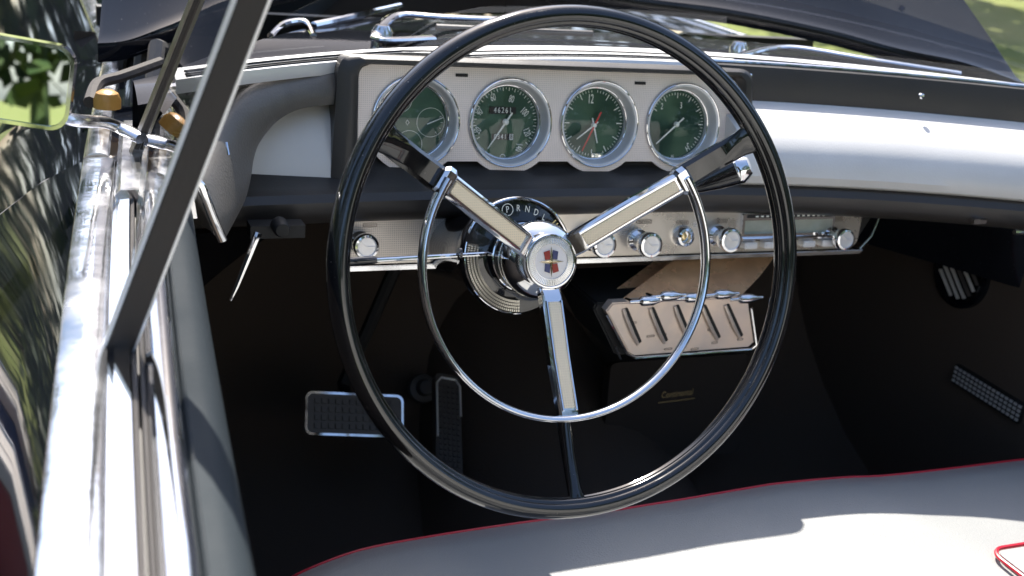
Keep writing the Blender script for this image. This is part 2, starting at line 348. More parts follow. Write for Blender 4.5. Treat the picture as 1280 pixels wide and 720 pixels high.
# cowl, hood, engine bay
rows = []
for i in range(41):
    x = .10+(2*CX-.2)*i/40; c = cowl_pt(x, .008, -.232); dp = .05+.35*max(0, 1-((x-CX)/.56)**2); rows.append([c+Vector((0, t*dp, -.004+.012*math.sin(math.pi*min(1, t*1.2)*.5)-.03*max(0, t-.9)*10)) for t in (0, .1, .25, .4, .55, .7, .85, 1)]+[c+Vector((0, dp+.01, -.25))])
cowl = obj('cowl', grid(rows), gloss_black, car)
# chrome mouldings at the foot of the windshield
def arc(dy, z, x0=.12, x1=2*CX-.12, n=40): return [cowl_pt(x0+(x1-x0)*i/n, dy, z) for i in range(n+1)]
for dy_ in (.085, .115, .145): obj('cowl_louvre', tube(arc(dy_, -.2265, .40, .98), .005, 6, r2=.003), gloss_black, cowl)
obj('windshield_moulding', tube(arc(.002, -.226), .0055, 8), chrome, cowl)
obj('windshield_seal', tube(arc(-.010, -.228), .0045, 8), rubber, cowl)
def ribbon(dy0, z0, dy1, z1, th=.003, x0=.13, x1=2*CX-.13):      # narrows at the driver's end, where it runs behind the cluster hood
    out = []
    for i in range(61):
        x = x0+(x1-x0)*i/60; k = min(1, max(.42, .42+(x-.38)/.12)); p = cowl_pt(x, dy0*k, z0); q = cowl_pt(x, dy1*k, z1)
        out.append([p, q, q+Vector((0, .001, -th)), p+Vector((0, .001, -th))])
    return grid(out, closed_v=True, cap=True)
gm1 = obj('garnish_moulding', merge(ribbon(-.008, -.2065, -.030, -.2090), ribbon(-.033, -.2085, -.058, -.2120, x1=.80), ribbon(-.0585, -.2122, -.064, -.221, x1=.78)), trim_silver, car)
for d0, z0 in ((-.0315, -.2085), (-.044, -.2100), (-.050, -.2106)): obj('moulding_groove', tube([cowl_pt(x, d0*min(1, max(.42, .42+(x-.38)/.12)), z0) for x in [.14+(.62 if d0 < -.04 else 1.08)*i/50 for i in range(51)]], .0016 if d0 > -.048 else .0009, 6), black_flat, gm1)

# wipers
def wiper(x0, y0, x1, y1, zb=-.215):
    a = Vector((x0, y0, zb)); e = Vector((x1, y1, zb+.012)); d_ = (e-a)
    return a, e, d_
w1 = obj('wiper', tube(cat([P(540, 48, Z=-.222), P(478, 50, Z=-.218), P(474, 40, Z=-.213), P(497, 19, Z=-.208), P(560, 22, Z=-.205), P(660, 26, Z=-.206)], 5), .007, 10, r2=.004), chrome, car, label='windshield wiper with bent bright arm')
obj('wiper_pivot', xf(lathe([(0, .02), (.008, .019), (.012, .012), (.013, 0), (.013, -.012)], 20), Matrix.Translation(P(477, 52, Z=-.224))), chrome, w1)
w2 = obj('wiper', tube(cat([P(925, 70, Z=-.215), P(985, 59, Z=-.207), P(1090, 75, Z=-.207), P(1200, 92, Z=-.212)], 6), .0055, 10, r2=.0035), chrome, car)
obj('wiper_blade', tube([P(930, 78, Z=-.214), P(1060, 84, Z=-.213), P(1175, 103, Z=-.214)], .004, 8), rubber, w2)
obj('wiper_blade', tube([P(545, 34, Z=-.213), P(640, 38, Z=-.212), P(740, 42, Z=-.213)], .004, 8), rubber, w1)
obj('wiper_pivot', xf(lathe([(0, .02), (.008, .019), (.012, .012), (.013, 0), (.013, -.012)], 20), Matrix.Translation(P(922, 70, Z=-.226))), chrome, w2)
obj('cowl_trim', tube(cat([P(338, 45, Z=-.225), P(355, 30, Z=-.22), P(382, 28, Z=-.22), P(392, 45, Z=-.225)], 5), .004, 8), chrome, cowl)
obj('cowl_trim', tube(cat([P(392, 32, Z=-.222), P(430, 24, Z=-.220), P(500, 8, Z=-.219)], 5), .005, 8), chrome, cowl)

# the hood standing open: rear edge near the cowl, panel rising forward
E3 = [P(122, 54, Y=1.33), P(160, 50, Y=1.36), P(215, 30, Y=1.41), P(330, -12, Y=1.50), P(560, -35, Y=1.60), P(806, -2, Y=1.52), P(914, 12, Y=1.47), P(1036, 37, Y=1.41), P(1125, 61, Y=1.36), P(1205, 78, Y=1.33), P(1283, 106, Y=1.29)]
edge = cat(E3, 5); rows = []
for q in edge:
    r_ = []
    u = (q.x-CX)/.6
    for t, dz in ((-.001, -.020), (-.003, -.008), (0, 0), (.02, .008), (.08, .056), (.2, .148), (.45, .345), (.8, .62), (1.3, 1.0)):
        r_.append(Vector((q.x-(t*.16*u if t > 0 else 0), q.y+t, q.z+dz)))
    rows.append(r_)
top = grid(rows); rows2 = [[p+Vector((0, .012, -.018)) for p in r_[2:]] for r_ in rows]
hood = obj('hood', merge(top, grid(rows2)), gloss_black, car)
obj('hood_seal', tube([q+Vector((0, .004, -.016)) for q in edge], .004, 8), rubber, hood)
# engine bay walls and a few bits in the gap
bay = obj('engine_bay', merge(box((CX, 2.36, -.60), (1.10, 1.25, .04)), box((.14, 2.3, -.42), (.02, 1.4, .24)), box((1.22, 2.3, -.42), (.02, 1.4, .24)), box((CX, 1.70, -.45), (1.14, .02, .40)), box((CX, 3.0, -.46), (1.14, .05, .34))), black_flat, car, smooth=False)
obj('front_panel', grid([[(x, 3.12-.12*((x-CX)/.62)**2, z) for z in (-.27, -.30, -.6, -1.15)] for x in [.08+.1*k for k in range(13)]]), gloss_black, car)
for px, py, yy in ((150, 62, 1.75), (178, 70, 1.7), (196, 58, 1.65)):
    c = P(px, py, Y=yy-.3); obj('hose', tube([c+Vector((-.01, -.04, -.05)), c, c+Vector((.02, .1, -.02))], .009, 8), rubber, bay)
c = P(134, 124, Z=-.258)
obj('orange_dome', xf(lathe([(0, .009), (.006, .0085), (.010, .006), (.0125, 0), (.0125, -.008)], 24), Matrix.Translation(c)), amber, car)  # small orange dome standing for an orange spot of unknown origin
c = P(150, 98, Z=-.252)
obj('cowl_seal', tube(cat([P(112, 128, Z=-.262), P(122, 105, Z=-.255), P(150, 96, Z=-.252), P(200, 78, Z=-.248)], 5), .006, 8), rubber_weather, cowl)

# ------------------------------------------------------------------ dashboard
def dash_loft(prof, x0, x1, n=60, closed=False, cap=False, yf=yb):
    return grid([[Vector((x0+(x1-x0)*i/n, y+yf(x0+(x1-x0)*i/n), z)) for y, z in prof] for i in range(n+1)], closed_v=closed, cap=cap)
dash = obj('dashboard', dash_loft([(1.25, -.245), (1.185, -.262), (1.16, -.30), (1.125, -.320), (1.100, -.322), (1.088, -.325), (1.083, -.332), (1.084, -.343), (1.092, -.353), (1.104, -.359), (1.125, -.362), (1.20, -.364), (1.28, -.36)], .15, 1.215, closed=True, cap=True, yf=yd), vinyl, car)
obj('silver_pad', dash_loft([(1.20, -.236), (1.187, -.2445), (1.165, -.249), (1.140, -.2555), (1.118, -.265), (1.100, -.278), (1.090, -.290), (1.085, -.301), (1.083, -.310), (1.087, -.319), (1.10, -.326), (1.20, -.30)], .742, 1.21, 40, closed=True, cap=True), silver_pad, dash)
obj('silver_pad', dash_loft([(1.20, -.232), (1.187, -.238), (1.172, -.244), (1.155, -.253), (1.140, -.266), (1.128, -.284), (1.118, -.305), (1.113, -.322), (1.112, -.331), (1.13, -.334), (1.20, -.30)], .17, .298, 10, closed=True, cap=True, yf=lambda x: 0), silver_pad, dash)
brow = obj('brow', dash_loft([(1.215, -.212), (1.197, -.2065), (1.190, -.208), (1.188, -.213), (1.180, -.244), (1.181, -.2485), (1.186, -.2505), (1.215, -.246)], .742, 1.215, 36, closed=True, cap=True), vinyl, dash)
for px, py in ((936, 95), (1151, 120)):
    c = P(px, py, Y=1.18+yb(P(px, py, Y=1.17).x)); obj('screw', xf(lathe([(0, .002), (.002, .0018), (.0034, .0004), (.0034, -.003)], 14), frame(c+Vector((0, -.002, 0)), (1, 0, 0), (0, 0, 1), (0, -1, 0))), chrome, brow)
obj('brow_strip', tube([Vector((x, 1.199+yb(x), -.2055)) for x in [.73+.48*i/24 for i in range(25)]], .0028, 8), chrome, brow)

# the leather wrap at the driver's end of the dashboard
A = [(432, 70, 1.175), (405, 74, 1.165), (380, 79, 1.155), (352, 88, 1.135), (328, 98, 1.115), (305, 114, 1.09), (283, 140, 1.065), (268, 166, 1.04), (256, 195, 1.01), (248, 225, .985), (252, 258, .975), (262, 288, .975)]
B = [(430, 130, 1.165), (415, 131, 1.155), (393, 133, 1.145), (370, 138, 1.135), (348, 150, 1.12), (333, 165, 1.11), (320, 184, 1.10), (314, 204, 1.09), (311, 226, 1.075), (304, 252, 1.05), (292, 276, 1.02), (278, 302, .995)]
ra = cat([P(a, b_, Y=y) for a, b_, y in A], 4); rb_ = cat([P(a, b_, Y=y) for a, b_, y in [(a, b_, y-.025) for a, b_, y in B]], 4); rows = []
for p, q in zip(ra, rb_):
    mid = Vector((-.2, -1, .35)).normalized(); r_ = [p+Vector((-.012, .035, -.004)), p+Vector((-.006, .012, .001))]
    for k in range(9):
        t = k/8; r_.append(p.lerp(q, t)+mid*(.014*math.sin(math.pi*t)**.7))
    r_ += [q+Vector((.004, .012, -.002)), q+Vector((.002, .06, -.002))]; rows.append(r_)
obj('leather_end_cap', grid(rows), vinyl_grey, dash)
obj('end_cap_bracket', tube(cat([P(240, 226, Y=.955), P(250, 232, Y=.955), P(258, 250, Y=.955), P(268, 276, Y=.957), P(279, 301, Y=.96)], 5), .0022, 8, r2=.004), chrome, dash)
obj('end_cap_stud', tube([P(283, 178, Y=1.018), P(286, 194, Y=1.012)], .0012, 6), chrome, dash)
# cowl-side filler behind the cap
for x_ in (.115, 2*CX-.115): obj('dash_side_panel', box((x_, 1.28, -.60), (.01, .62, .56)), trim_dark, car, smooth=False)

# ---- instrument cluster
a_ = rad(9); CV = Vector((0, math.sin(a_), math.cos(a_))); CN = Vector((0, -math.cos(a_), math.sin(a_)))
CO = Vector((.3775, 1.136, -.268)); CM = frame(CO, (1, 0, 0), CV, CN)
DS = .103; RB = .0455
def toC(px, py, h=0):                 # point of the cluster plane
    d = P(px, py, Y=1.0); o = CO+CN*h; t = o.dot(CN)/d.dot(CN); p = d*t-CO; return p.dot(Vector((1, 0, 0))), p.dot(CV)
uL, uR, vT, vB = -.0625, .3715, .0555, -.040
outl = [(uR, vT-.012), (uR-.004, vT-.004), (uR-.012, vT), (uL+.014, vT), (uL+.004, vT-.004), (uL, vT-.014), (uL, -.02)]
RS = RB+.0075
for i in range(4):
    a0 = math.acos(min(1, (-uL if i == 0 else DS/2)/RS)) if False else None
    xs_ = i*DS; ang0 = math.asin(vB/RS)
    st = -math.pi-ang0 if i else -math.pi+.35
    en = ang0 if i < 3 else -.35
    for k in range(15):
        t = st+(en-st)*k/14; x_, y_ = xs_+RS*math.cos(t), RS*math.sin(t)
        x_ = max(uL, min(uR, x_)); outl.append((x_, y_))
outl.append((uR, -.018))
# plate with four round holes (built as strips round each dial)
def plate():
    bm = bmesh.new()
    from mathutils.geometry import tessellate_polygon
    loops = [[Vector((x, y, 0)) for x, y in outl]]
    for i in range(4): loops.append([Vector((i*DS+(RB-.002)*math.cos(-2*math.pi*k/48), (RB-.002)*math.sin(-2*math.pi*k/48), 0)) for k in range(48)])
    tr = tessellate_polygon(loops); V = [v for l in loops for v in l]; Fc = [tuple(t) for t in tr]
    n0 = len(V); V2 = V+[v+Vector((0, 0, -.004)) for v in V]; k0 = 0
    for l in loops:
        m_ = len(l)
        for k in range(m_): Fc.append((k0+k, k0+(k+1) % m_, n0+k0+(k+1) % m_, n0+k0+k))
        k0 += m_
    return V2, Fc
cl = obj('instrument_panel', plate(), mesh_silver, car, M=CM, smooth=False)
def housing_outline(m): return rpoly([(uR+m, -.062), (uR+m, vT+m), (uL-m, vT+m), (uL-m, -.062)], .022, 6)
ho = rpoly([(uR+.022, -.070), (uR+.015, vT+.0085), (uL-.021, vT+.0095), (uL-.029, -.070)], .018, 7)
hi = rpoly([(uR+.002, -.070), (uR+.002, vT+.0005), (uL-.002, vT+.0005), (uL-.002, -.070)], .014, 7)
hr = [[(x, y, -.07) for x, y in ho], [(x, y, .014) for x, y in ho], [(x*.55+a*.45, y*.55+b_*.45, .020) for (x, y), (a, b_) in zip(ho, hi)], [(x*.15+a*.85, y*.15+b_*.85, .020) for (x, y), (a, b_) in zip(ho, hi)], [(x, y, .016) for x, y in hi], [(x, y, -.004) for x, y in hi]]
obj('cluster_hood', grid(hr, closed_v=True), vinyl, cl, M=CM, auto=50)
obj('cluster_back', prism([(uR+.01, -.068), (uR+.01, .05), (uL-.01, .05), (uL-.01, -.068)], -.06, -.03), vinyl, cl, M=CM)
# padded roll under the dials
rows = []
for i in range(61):
    u = uL-.02+(uR-uL+.04)*i/60; e = min(1, min(i, 60-i)/6); rows.append([(u, v_, h_*(.3+.7*math.sin(e*math.pi/2))) for v_, h_ in ((-.0405, -.0095), (-.046, -.007), (-.052, -.004), (-.058, .004), (-.063, .016), (-.068, .024), (-.075, .027), (-.083, .022), (-.090, .004))])
obj('lower_pad', grid(rows), vinyl, cl, M=CM)
hc = toC(637, 76, 0)
for a, b_ in ((577, 94), (800, 104)): obj('slot', box((toC(a, b_)[0], toC(a, b_)[1], .0006), (.013, .0032, .001)), black_flat, cl, M=CM, smooth=False)

def tickdata(r0, r1, w0, angs, z=.0006):
    ds = []
    for a in angs:
        a = rad(a); ds.append(xf(box(((r0+r1)/2, 0, 0), (r1-r0, w0, .0003)), T(0, 0, z, a)))
    return merge(*ds)
def ringd(r0, r1, z, seg=40): return lathe([(r0, z), (r1, z), (r1, z+.0003), (r0, z+.0003), (r0, z)], seg)
def handd(ang, L, tail, w0, w1, z):
    a = rad(ang); V = [(-tail, -w0*.8, z), (0, -w0, z), (L, -w1, z), (L, w1, z), (0, w0, z), (-tail, w0*.8, z)]
    V2 = V+[(x, y, z+.0006) for x, y, z in V]; Fc = [tuple(range(6)), tuple(range(6, 12))]+[(k, (k+1) % 6, 6+(k+1) % 6, 6+k) for k in range(6)]
    return xf((V2, Fc), T(0, 0, 0, a))
DZ = -.015
def gauge(i, name, label=None):
    M = CM @ Matrix.Translation((i*DS, 0, 0)); Md = CM @ Matrix.Translation((i*DS, 0, DZ))
    g = obj(name, lathe([(0, 0), (.012, 0), (.025, 0), (.0375, 0), (.0385, -.001), (.0385, -.02), (0, -.02)], 64), dialm, car, M=Md, label=label)
    obj('bezel', lathe([(RB-.0005, -.004), (RB+.0005, .0015), (RB-.0008, .0032), (RB-.0026, .0032), (RB-.0036, .0016), (.0395, DZ+.004), (.0384, DZ+.0045), (.0374, DZ+.0035), (.0374, DZ)], 96), alu, g, M=M, auto=60)
    obj('trim_ring', merge(xf(tube([(RB*math.cos(t*math.pi/36), RB*math.sin(t*math.pi/36), 0) for t in range(72)], .0011, 8, closed=True, upv=(0, 0, 1)), T(0, 0, .0025)), tube([(.0386*math.cos(t*math.pi/36), .0386*math.sin(t*math.pi/36), DZ+.0045) for t in range(72)], .0009, 8, closed=True, upv=(0, 0, 1))), chrome, g, M=M)
    gl = lathe([(0, DZ+.0065), (.02, DZ+.0062), (.0385, DZ+.0046)], 48); obj('gauge_glass', gl, dial_glass, g, M=M)
    return g, Md
# combined minor gauge at the left
g, Md = gauge(0, 'warning_gauge', 'green dial with small round sub-gauges, partly behind the wheel rim')
def sub(cx, cy, r, ang, rots, nm):
    d = merge(xf(ringd(r-.0004, r, .0006), T(cx, cy)), xf(tickdata(r*.72, r*.88, .0005, rots), T(cx, cy)))
    obj('scale_markings', d, white_mark, g, M=Md); obj('needle', xf(handd(ang, r*.95, r*.3, .0006, .0003, .0016), T(cx, cy)), white_mark, g, M=Md)
def toD(i, px, py):
    a, b_ = toC(px, py, DZ); return a-i*DS, b_
x_, y_ = toD(0, 511, 180); sub(x_, y_, .0140, 80-180+4, (200, 230, 260, 290, 320), 'a')
x_, y_ = toD(0, 538, 153); sub(x_, y_, .0150, 22, (-60, -30, 0, 30), 'b')
x_, y_ = toD(0, 500, 125); sub(x_, y_, .0125, 120, (60, 90, 120), 'c')
x_, y_ = toD(0, 509, 153); obj('indicator_symbol', xf(ringprism([(0, .003), (-.002, 0), (0, -.003), (.002, 0)], [(0, .0022), (-.0014, 0), (0, -.0022), (.0014, 0)], 0, .0004), T(x_, y_, .0006)), white_mark, g, M=Md)
x_, y_ = toD(0, 514, 198); obj('lettering', merge(xf(textd('TEMP', .0042, .8), T(x_-.002, y_, .0008)), xf(textd('C', .0052, .8), T(x_+.010, y_+.001, .0008))), white_mark, g, M=Md)
# speedometer
g, Md = gauge(1, 'speedometer', 'green speedometer dial with odometer')
nums = [('20', 597, 163, 78), ('40', 599, 140, 55), ('60', 616, 122, 20), ('80', 639, 124, -18), ('100', 655, 140, -55), ('120', 658, 165, -88), ('140', 648, 184, -128)]
ds = []
for s_, px, py, rz in nums:
    x_, y_ = toD(1, px, py); ds.append(xf(textd(s_, .0108, .55), T(x_, y_, .0008, rad(rz*.75))))
obj('numerals', merge(*ds), white_mark, g, M=Md)
obj('scale_markings', merge(tickdata(.0325, .036, .0007, [210-k*11.4 for k in range(23)]), tickdata(.034, .036, .0004, [204.3-k*11.4 for k in range(22)])), white_mark, g, M=Md)
x_, y_ = toD(1, 628, 138); wd = obj('odometer_window', box((x_, y_, .0007), (.030, .0075, .0008)), black_flat, g, M=Md, smooth=False)
obj('odometer_digits', xf(textd('46261', .0082, .78, spacing=1.35), T(x_, y_, .0014)), white_mark, g, M=Md)
x_, y_ = toD(1, 628, 171); obj('trip_window', box((x_, y_, .0007), (.024, .0065, .0008)), black_flat, g, M=Md, smooth=False)
obj('trip_digits', merge(xf(textd('0341', .0076, .78, spacing=1.3), T(x_-.003, y_, .0014))), white_mark, g, M=Md)
obj('trip_tenths', box((x_+.0095, y_, .0010), (.0042, .0062, .0008)), white_mark, g, M=Md, smooth=False)
obj('trip_tenths_digit', xf(textd('8', .0066, .8), T(x_+.0095, y_, .0017)), black_flat, g, M=Md)
x_, y_ = toD(1, 628, 196); obj('indicator_symbol', xf(ringd(.0024, .0030, .0006, 20), T(x_, y_)), white_mark, g, M=Md)
obj('needle', merge(handd(-125, .034, .012, .0010, .0005, .003), lathe([(0, .0055), (.002, .0052), (.0033, .0035), (.0033, .001)], 20)), white_mark, g, M=Md)
# clock
g, Md = gauge(2, 'clock', 'green clock dial with white hands and a red second hand')
x_, y_ = toD(2, 738, 124); ds = [xf(textd('12', .0145, .5), T(x_, y_, .0008))]
obj('numerals', merge(*ds), white_mark, g, M=Md)
obj('scale_markings', merge(tickdata(.0285, .0355, .0009, [k*30 for k in range(12) if k != 3]), tickdata(.033, .0355, .00055, [k*6 for k in range(60) if k % 5])), white_mark, g, M=Md)
x_, y_ = toD(2, 741, 158)
obj('clock_hands', xf(merge(handd(-143, .025, .006, .0008, .0005, .003), handd(-75, .020, .008, .0009, .0006, .0024), lathe([(0, .006), (.0022, .0055), (.0026, .001)], 20)), T(x_*.6, y_*.6)), white_mark, g, M=Md)
obj('second_hand', xf(handd(-116, .031, .016, .0009, .0005, .0042), T(x_*.6, y_*.6)), red_mark, g, M=Md)
x_, y_ = toD(2, 746, 194); obj('setting_emblem', merge(xf(lathe([(0, .004), (.003, .0035), (.0042, .0005)], 16), T(x_+.003, y_)), box((x_-.003, y_, .002), (.010, .004, .003)), xf(lathe([(0, .004), (.002, .0035), (.003, .0005)], 16), T(x_-.0055, y_))), chrome, g, M=Md)
# fourth dial
g, Md = gauge(3, 'fuel_gauge', 'green dial at the right end of the panel with a single long needle')
obj('scale_markings', merge(tickdata(.029, .0350, .0009, [k*30 for k in range(-2, 6)]), tickdata(.0325, .0350, .00055, [k*6 for k in range(-10, 26)])), white_mark, g, M=Md)
ds = []
for s_, px, py in (('2', 827, 133), ('3', 851, 132), ('5', 859, 183), ('IN', 840, 196)):
    x_, y_ = toD(3, px, py); ds.append(xf(textd(s_, .010 if s_ != 'IN' else .006, .6), T(x_, y_, .0008)))
obj('numerals', merge(*ds), white_mark, g, M=Md)
obj('needle', merge(handd(-139, .033, .011, .0009, .0005, .003), lathe([(0, .0055), (.002, .0052), (.0030, .0035), (.0030, .001)], 20)), white_mark, g, M=Md)

# ---- lower control panel
PN = Vector((0, -math.cos(rad(8)), math.sin(rad(8)))); PV = Vector((0, math.sin(rad(8)), math.cos(rad(8))))
PO = Vector((.60, 1.097, -.381)); PM = frame(PO, (1, 0, 0), PV, PN)
def toP(px, py, h=0):
    d = P(px, py, Y=1.0); o = PO+PN*h; t = o.dot(PN)/d.dot(PN); p = d*t-PO; return p.x, p.dot(PV)
xl, xr = toP(446, 300)[0]-.01, toP(1074, 290)[0]; vt, vb = .026, -.0235
po = rpoly([(xr+.004, vt), (xr, vb+.006), (xr-.012, vb), (xl, vb), (xl, vt)], .006, 3)
cp = obj('control_panel', prism(po, -.02, 0, .0018, 2, 'top'), brushed, car, M=PM)
mxr = toP(590, 300)[0]
obj('mesh_insert', prism(rpoly([(mxr, vt-.003), (mxr, vb+.007), (xl+.002, vb+.007), (xl+.002, vt-.003)], .002, 2), .0002, .0012), mesh_panel, cp, M=PM)
obj('panel_lip', prism(rpoly([(xr+.008, vb-.001), (xr+.002, vb-.006), (xl-.002, vb-.006), (xl-.002, vb-.001)], .002, 2), -.05, .003, .001, 2, 'top'), soft_chrome, cp, M=PM)
obj('panel_back', prism([(xr+.045, vt+.004), (xr+.006, vb-.006), (xl-.002, vb-.006), (xl-.002, vt+.004)], -.06, -.0205), black_flat, cp, M=PM)
obj('side_trim', tube([PM @ Vector((xr+.047, vt+.006, -.015)), PM @ Vector((xr+.028, vb+.012, -.012)), PM @ Vector((xr+.010, vb-.004, -.010))], .0016, 6), soft_chrome, cp)
kd = merge(lathe([(.0125, 0), (.0120, .003), (.0085, .006), (.0072, .012), (.0068, .017), (.0115, .019), (.0135, .022), (.0138, .030), (.0128, .032), (.0105, .0325), (.0095, .0312), (.004, .0308), (0, .0312)], 36),
           *[xf(box((.0045, 0, .0318), (.009, .0009, .0016)), T(0, 0, 0, rad(k*45))) for k in (0, 3)])
kn = None
def knob(px, py, h=.032, s=1.0):
    global kn
    x_, y_ = toP(px, py, h*s)
    # knobs stand on the panel; the photographed face centre fixes where the stem is rooted
    M = PM @ Matrix.Translation((x_, y_, 0)) @ Matrix.Scale(s, 4)
    if kn is None: 
        kn = obj('knob', kd, chrome, cp, M=M, mats=[spun])
        for p in kn.data.polygons:
            c = p.center
            if c.z > .0300 and math.hypot(c.x, c.y) < .0108: p.material_index = 1
        return kn
    return copyobj(kn, M)
knob(459, 309, s=.92); knob(757, 307); knob(815, 307); knob(915, 301, s=1.0); knob(1058, 300, s=.92)
x_, y_ = toP(853, 295); lm = PM @ Matrix.Translation((x_, y_, 0))
lt = obj('cigar_lighter', lathe([(.0125, 0), (.012, .005), (.010, .009), (.0075, .010), (.006, .008), (.0055, .003), (0, .003)], 30), chrome, cp, M=lm)
obj('lighter_core', lathe([(0, .0055), (.003, .005), (.0045, .0031)], 20), gold, cp, M=lm)
ds = []
for px, py, w_ in ((462, 281, .014), (805, 277, .018), (853, 278, .014), (902, 276, .014), (1047, 274, .013), (757, 279, .012)):
    x_, y_ = toP(px, py); ds.append(xf(ringprism(rrect(w_, .0042, .0008, 2), rrect(w_-.0012, .003, .0006, 2), 0, .0003), T(x_, y_, .0014)))
    ds.append(xf(tickdata(0, 0, 0, []) if False else merge(*[box((x_-w_*.3+k*w_*.15, y_, .0015), (w_*.07, .0012, .0004)) for k in range(5)]), Matrix.Identity(4)))
obj('engraved_legend', merge(*ds), dark_mark, cp, M=PM, smooth=False)
# radio
xa, ya = toP(926, 266); xb, yb_ = toP(1036, 309); xc = (xa+xb)/2; W_ = xb-xa; yc = (toP(980, 266)[1]+toP(980, 309)[1])/2; H_ = abs(toP(980, 266)[1]-toP(980, 309)[1])
rd = obj('radio', ringprism(rrect(W_, H_*.68, .002, 3, xc, yc+H_*.16), rrect(W_-.006, H_*.68-.012, .001, 3, xc, yc+H_*.13), .0, .006), chrome, car, M=PM, smooth=False)
obj('dial_window', prism(rrect(W_-.0055, H_*.68-.0115, .001, 2, xc, yc+H_*.13), .0005, .0022), radio_glass, rd, M=PM)
obj('scale_strip', merge(box((xc, yc+H_*.44, .0064), (W_*.92, .0035, .0008))), black_flat, rd, M=PM, smooth=False)
obj('scale_marks', merge(*[box((xc-W_*.36+k*W_*.72/13, yc+H_*.44, .0069), (.0036, .0016, .0004)) for k in range(14)]), white_mark, rd, M=PM, smooth=False)
obj('slider_bar', xf(tube([(xc-W_*.5, yc-H_*.2, .008), (xc+W_*.5, yc-H_*.2, .008)], .0022, 10, upv=(0, 0, 1)), Matrix.Identity(4)), chrome, rd, M=PM)
pb = None
for k in range(5):
    M = PM @ Matrix.Translation((xc-W_*.42+k*W_*.21, yc-H_*.37, 0))
    if pb is None: pb = obj('push_button', prism(rrect(.0165, .0075, .0015, 3), 0, .013, .0015, 2, 'top'), trim_silver, rd, M=M)
    else: copyobj(pb, M)

# ---- climate control console under the panel
p_tl = P(841, 326, Y=1.125); p_tr = P(968, 322, Y=1.125)
q_l = P(762, 384, Y=1.065); q_r = P(925, 368, Y=1.065)
r_a = [P(841, 326, Y=1.13), P(968, 321, Y=1.13), P(950, 345, Y=1.10), P(925, 371, Y=1.068), P(765, 383, Y=1.068)]
cc = obj('climate_console', merge((r_a, [(0, 1, 2, 3, 4)]), ([v+Vector((0, .03, -.006)) for v in r_a], [(0, 1, 2, 3, 4)])), reflect_metal, car, smooth=False)
fz = [P(768, 378, Y=1.066), P(758, 388, Y=1.064), P(786, 441, Y=1.064), P(796, 444, Y=1.064), P(938, 433, Y=1.064), P(943, 428, Y=1.064), P(934, 373, Y=1.066), P(926, 370, Y=1.066)]
FO = fz[0]; FX = Vector((1, 0, 0)); FM = frame(FO, FX, (0, 0, 1), (0, -1, 0))
def toF(px, py, h=0):
    p = P(px, py, Y=1.066-h)-FO; return p.x, p.z
fo = [toF(*p) for p in ((766, 379), (758, 389), (785, 440), (794, 445), (936, 434), (943, 428), (936, 380), (928, 371))]
obj('face_plate', prism(fo[::-1], -.012, 0, .0015, 2, 'top'), tan_face, cc, M=FM)
obj('lower_trim', tube([FM @ Vector((*toF(*p), .002)) for p in ((757, 392), (783, 441), (793, 446.5), (937, 436), (944.5, 430), (938, 384))], .0017, 8, upv=(0, -1, 0)), chrome, cc)
ob = [toF(*p) for p in ((752, 384), (748, 392), (776, 450), (945, 440), (952, 430), (940, 371))]
obj('console_body', prism(ob[::-1], -.12, -.0125, .002, 2), black_flat, cc, M=FM)
sl_o = None
for k, (a, b_, c_, d_) in enumerate(((782, 385, 800, 428), (815, 384, 833, 426), (846, 381, 862, 420), (880, 381, 899, 422), (909, 380, 927, 420))):
    p = Vector(toF(a, b_)); q_ = Vector(toF(c_, d_)); dd = (q_-p); L_ = dd.length; an = math.atan2(dd.y, dd.x)
    o = obj('lever_slot', merge(xf(prism(rrect(L_, .0042, .0018, 4), .0004, .0010), T((p.x+q_.x)/2, (p.y+q_.y)/2, 0, an))), black_flat, cc, M=FM)
    o2 = obj('slot_guide', xf(tube([(-L_*.5, .0034, .0004), (-L_*.2, .0046, .003), (L_*.3, .0042, .0025), (L_*.5, .003, .0004)], .0022, 8, upv=(0, 0, 1)), T((p.x+q_.x)/2, (p.y+q_.y)/2, 0, an+math.pi)), tan_face, o, M=FM)
for px, py in ((812, 376), (838, 370), (868, 372), (905, 368), (935, 373)):
    c = P(px, py, Y=1.048); dirx = Vector((1, 0, .02))
    prof = [(-.024, .0018), (-.013, .0022), (-.010, .0052), (-.004, .0056), (.004, .0054), (.013, .0024), (.019, .0018)]
    lv = obj('lever', tube([c+dirx*t for t, r_ in prof], [r_ for t, r_ in prof], 12), chrome, cc)
    obj('lever_stem', tube([c+dirx*-.02, c+Vector((-.02, .016, -.003))], .0018, 6), chrome, lv)
ds = []
for px, py, w_ in ((813, 420, .010), (829, 418, .008), (835, 436, .010), (888, 412, .008), (893, 428, .008), (925, 424, .008), (868, 436, .010), (820, 402, .008), (792, 403, .007), (851, 397, .002), (913, 398, .002)):
    x_, y_ = toF(px, py); h_ = .0024 if w_ > .003 else .012
    ds.append(xf(ringprism(rrect(w_, h_, .0004, 1), rrect(w_*.8, h_*.55, .0003, 1), 0, .0002), T(x_, y_, .0004, 0.05)))
obj('engraved_legend', merge(*ds), dark_mark, cc, M=FM, smooth=False)
obj('corner_trim', tube([P(769, 433, Y=1.062), P(776, 449, Y=1.062)], .0011, 6), soft_chrome, cc)

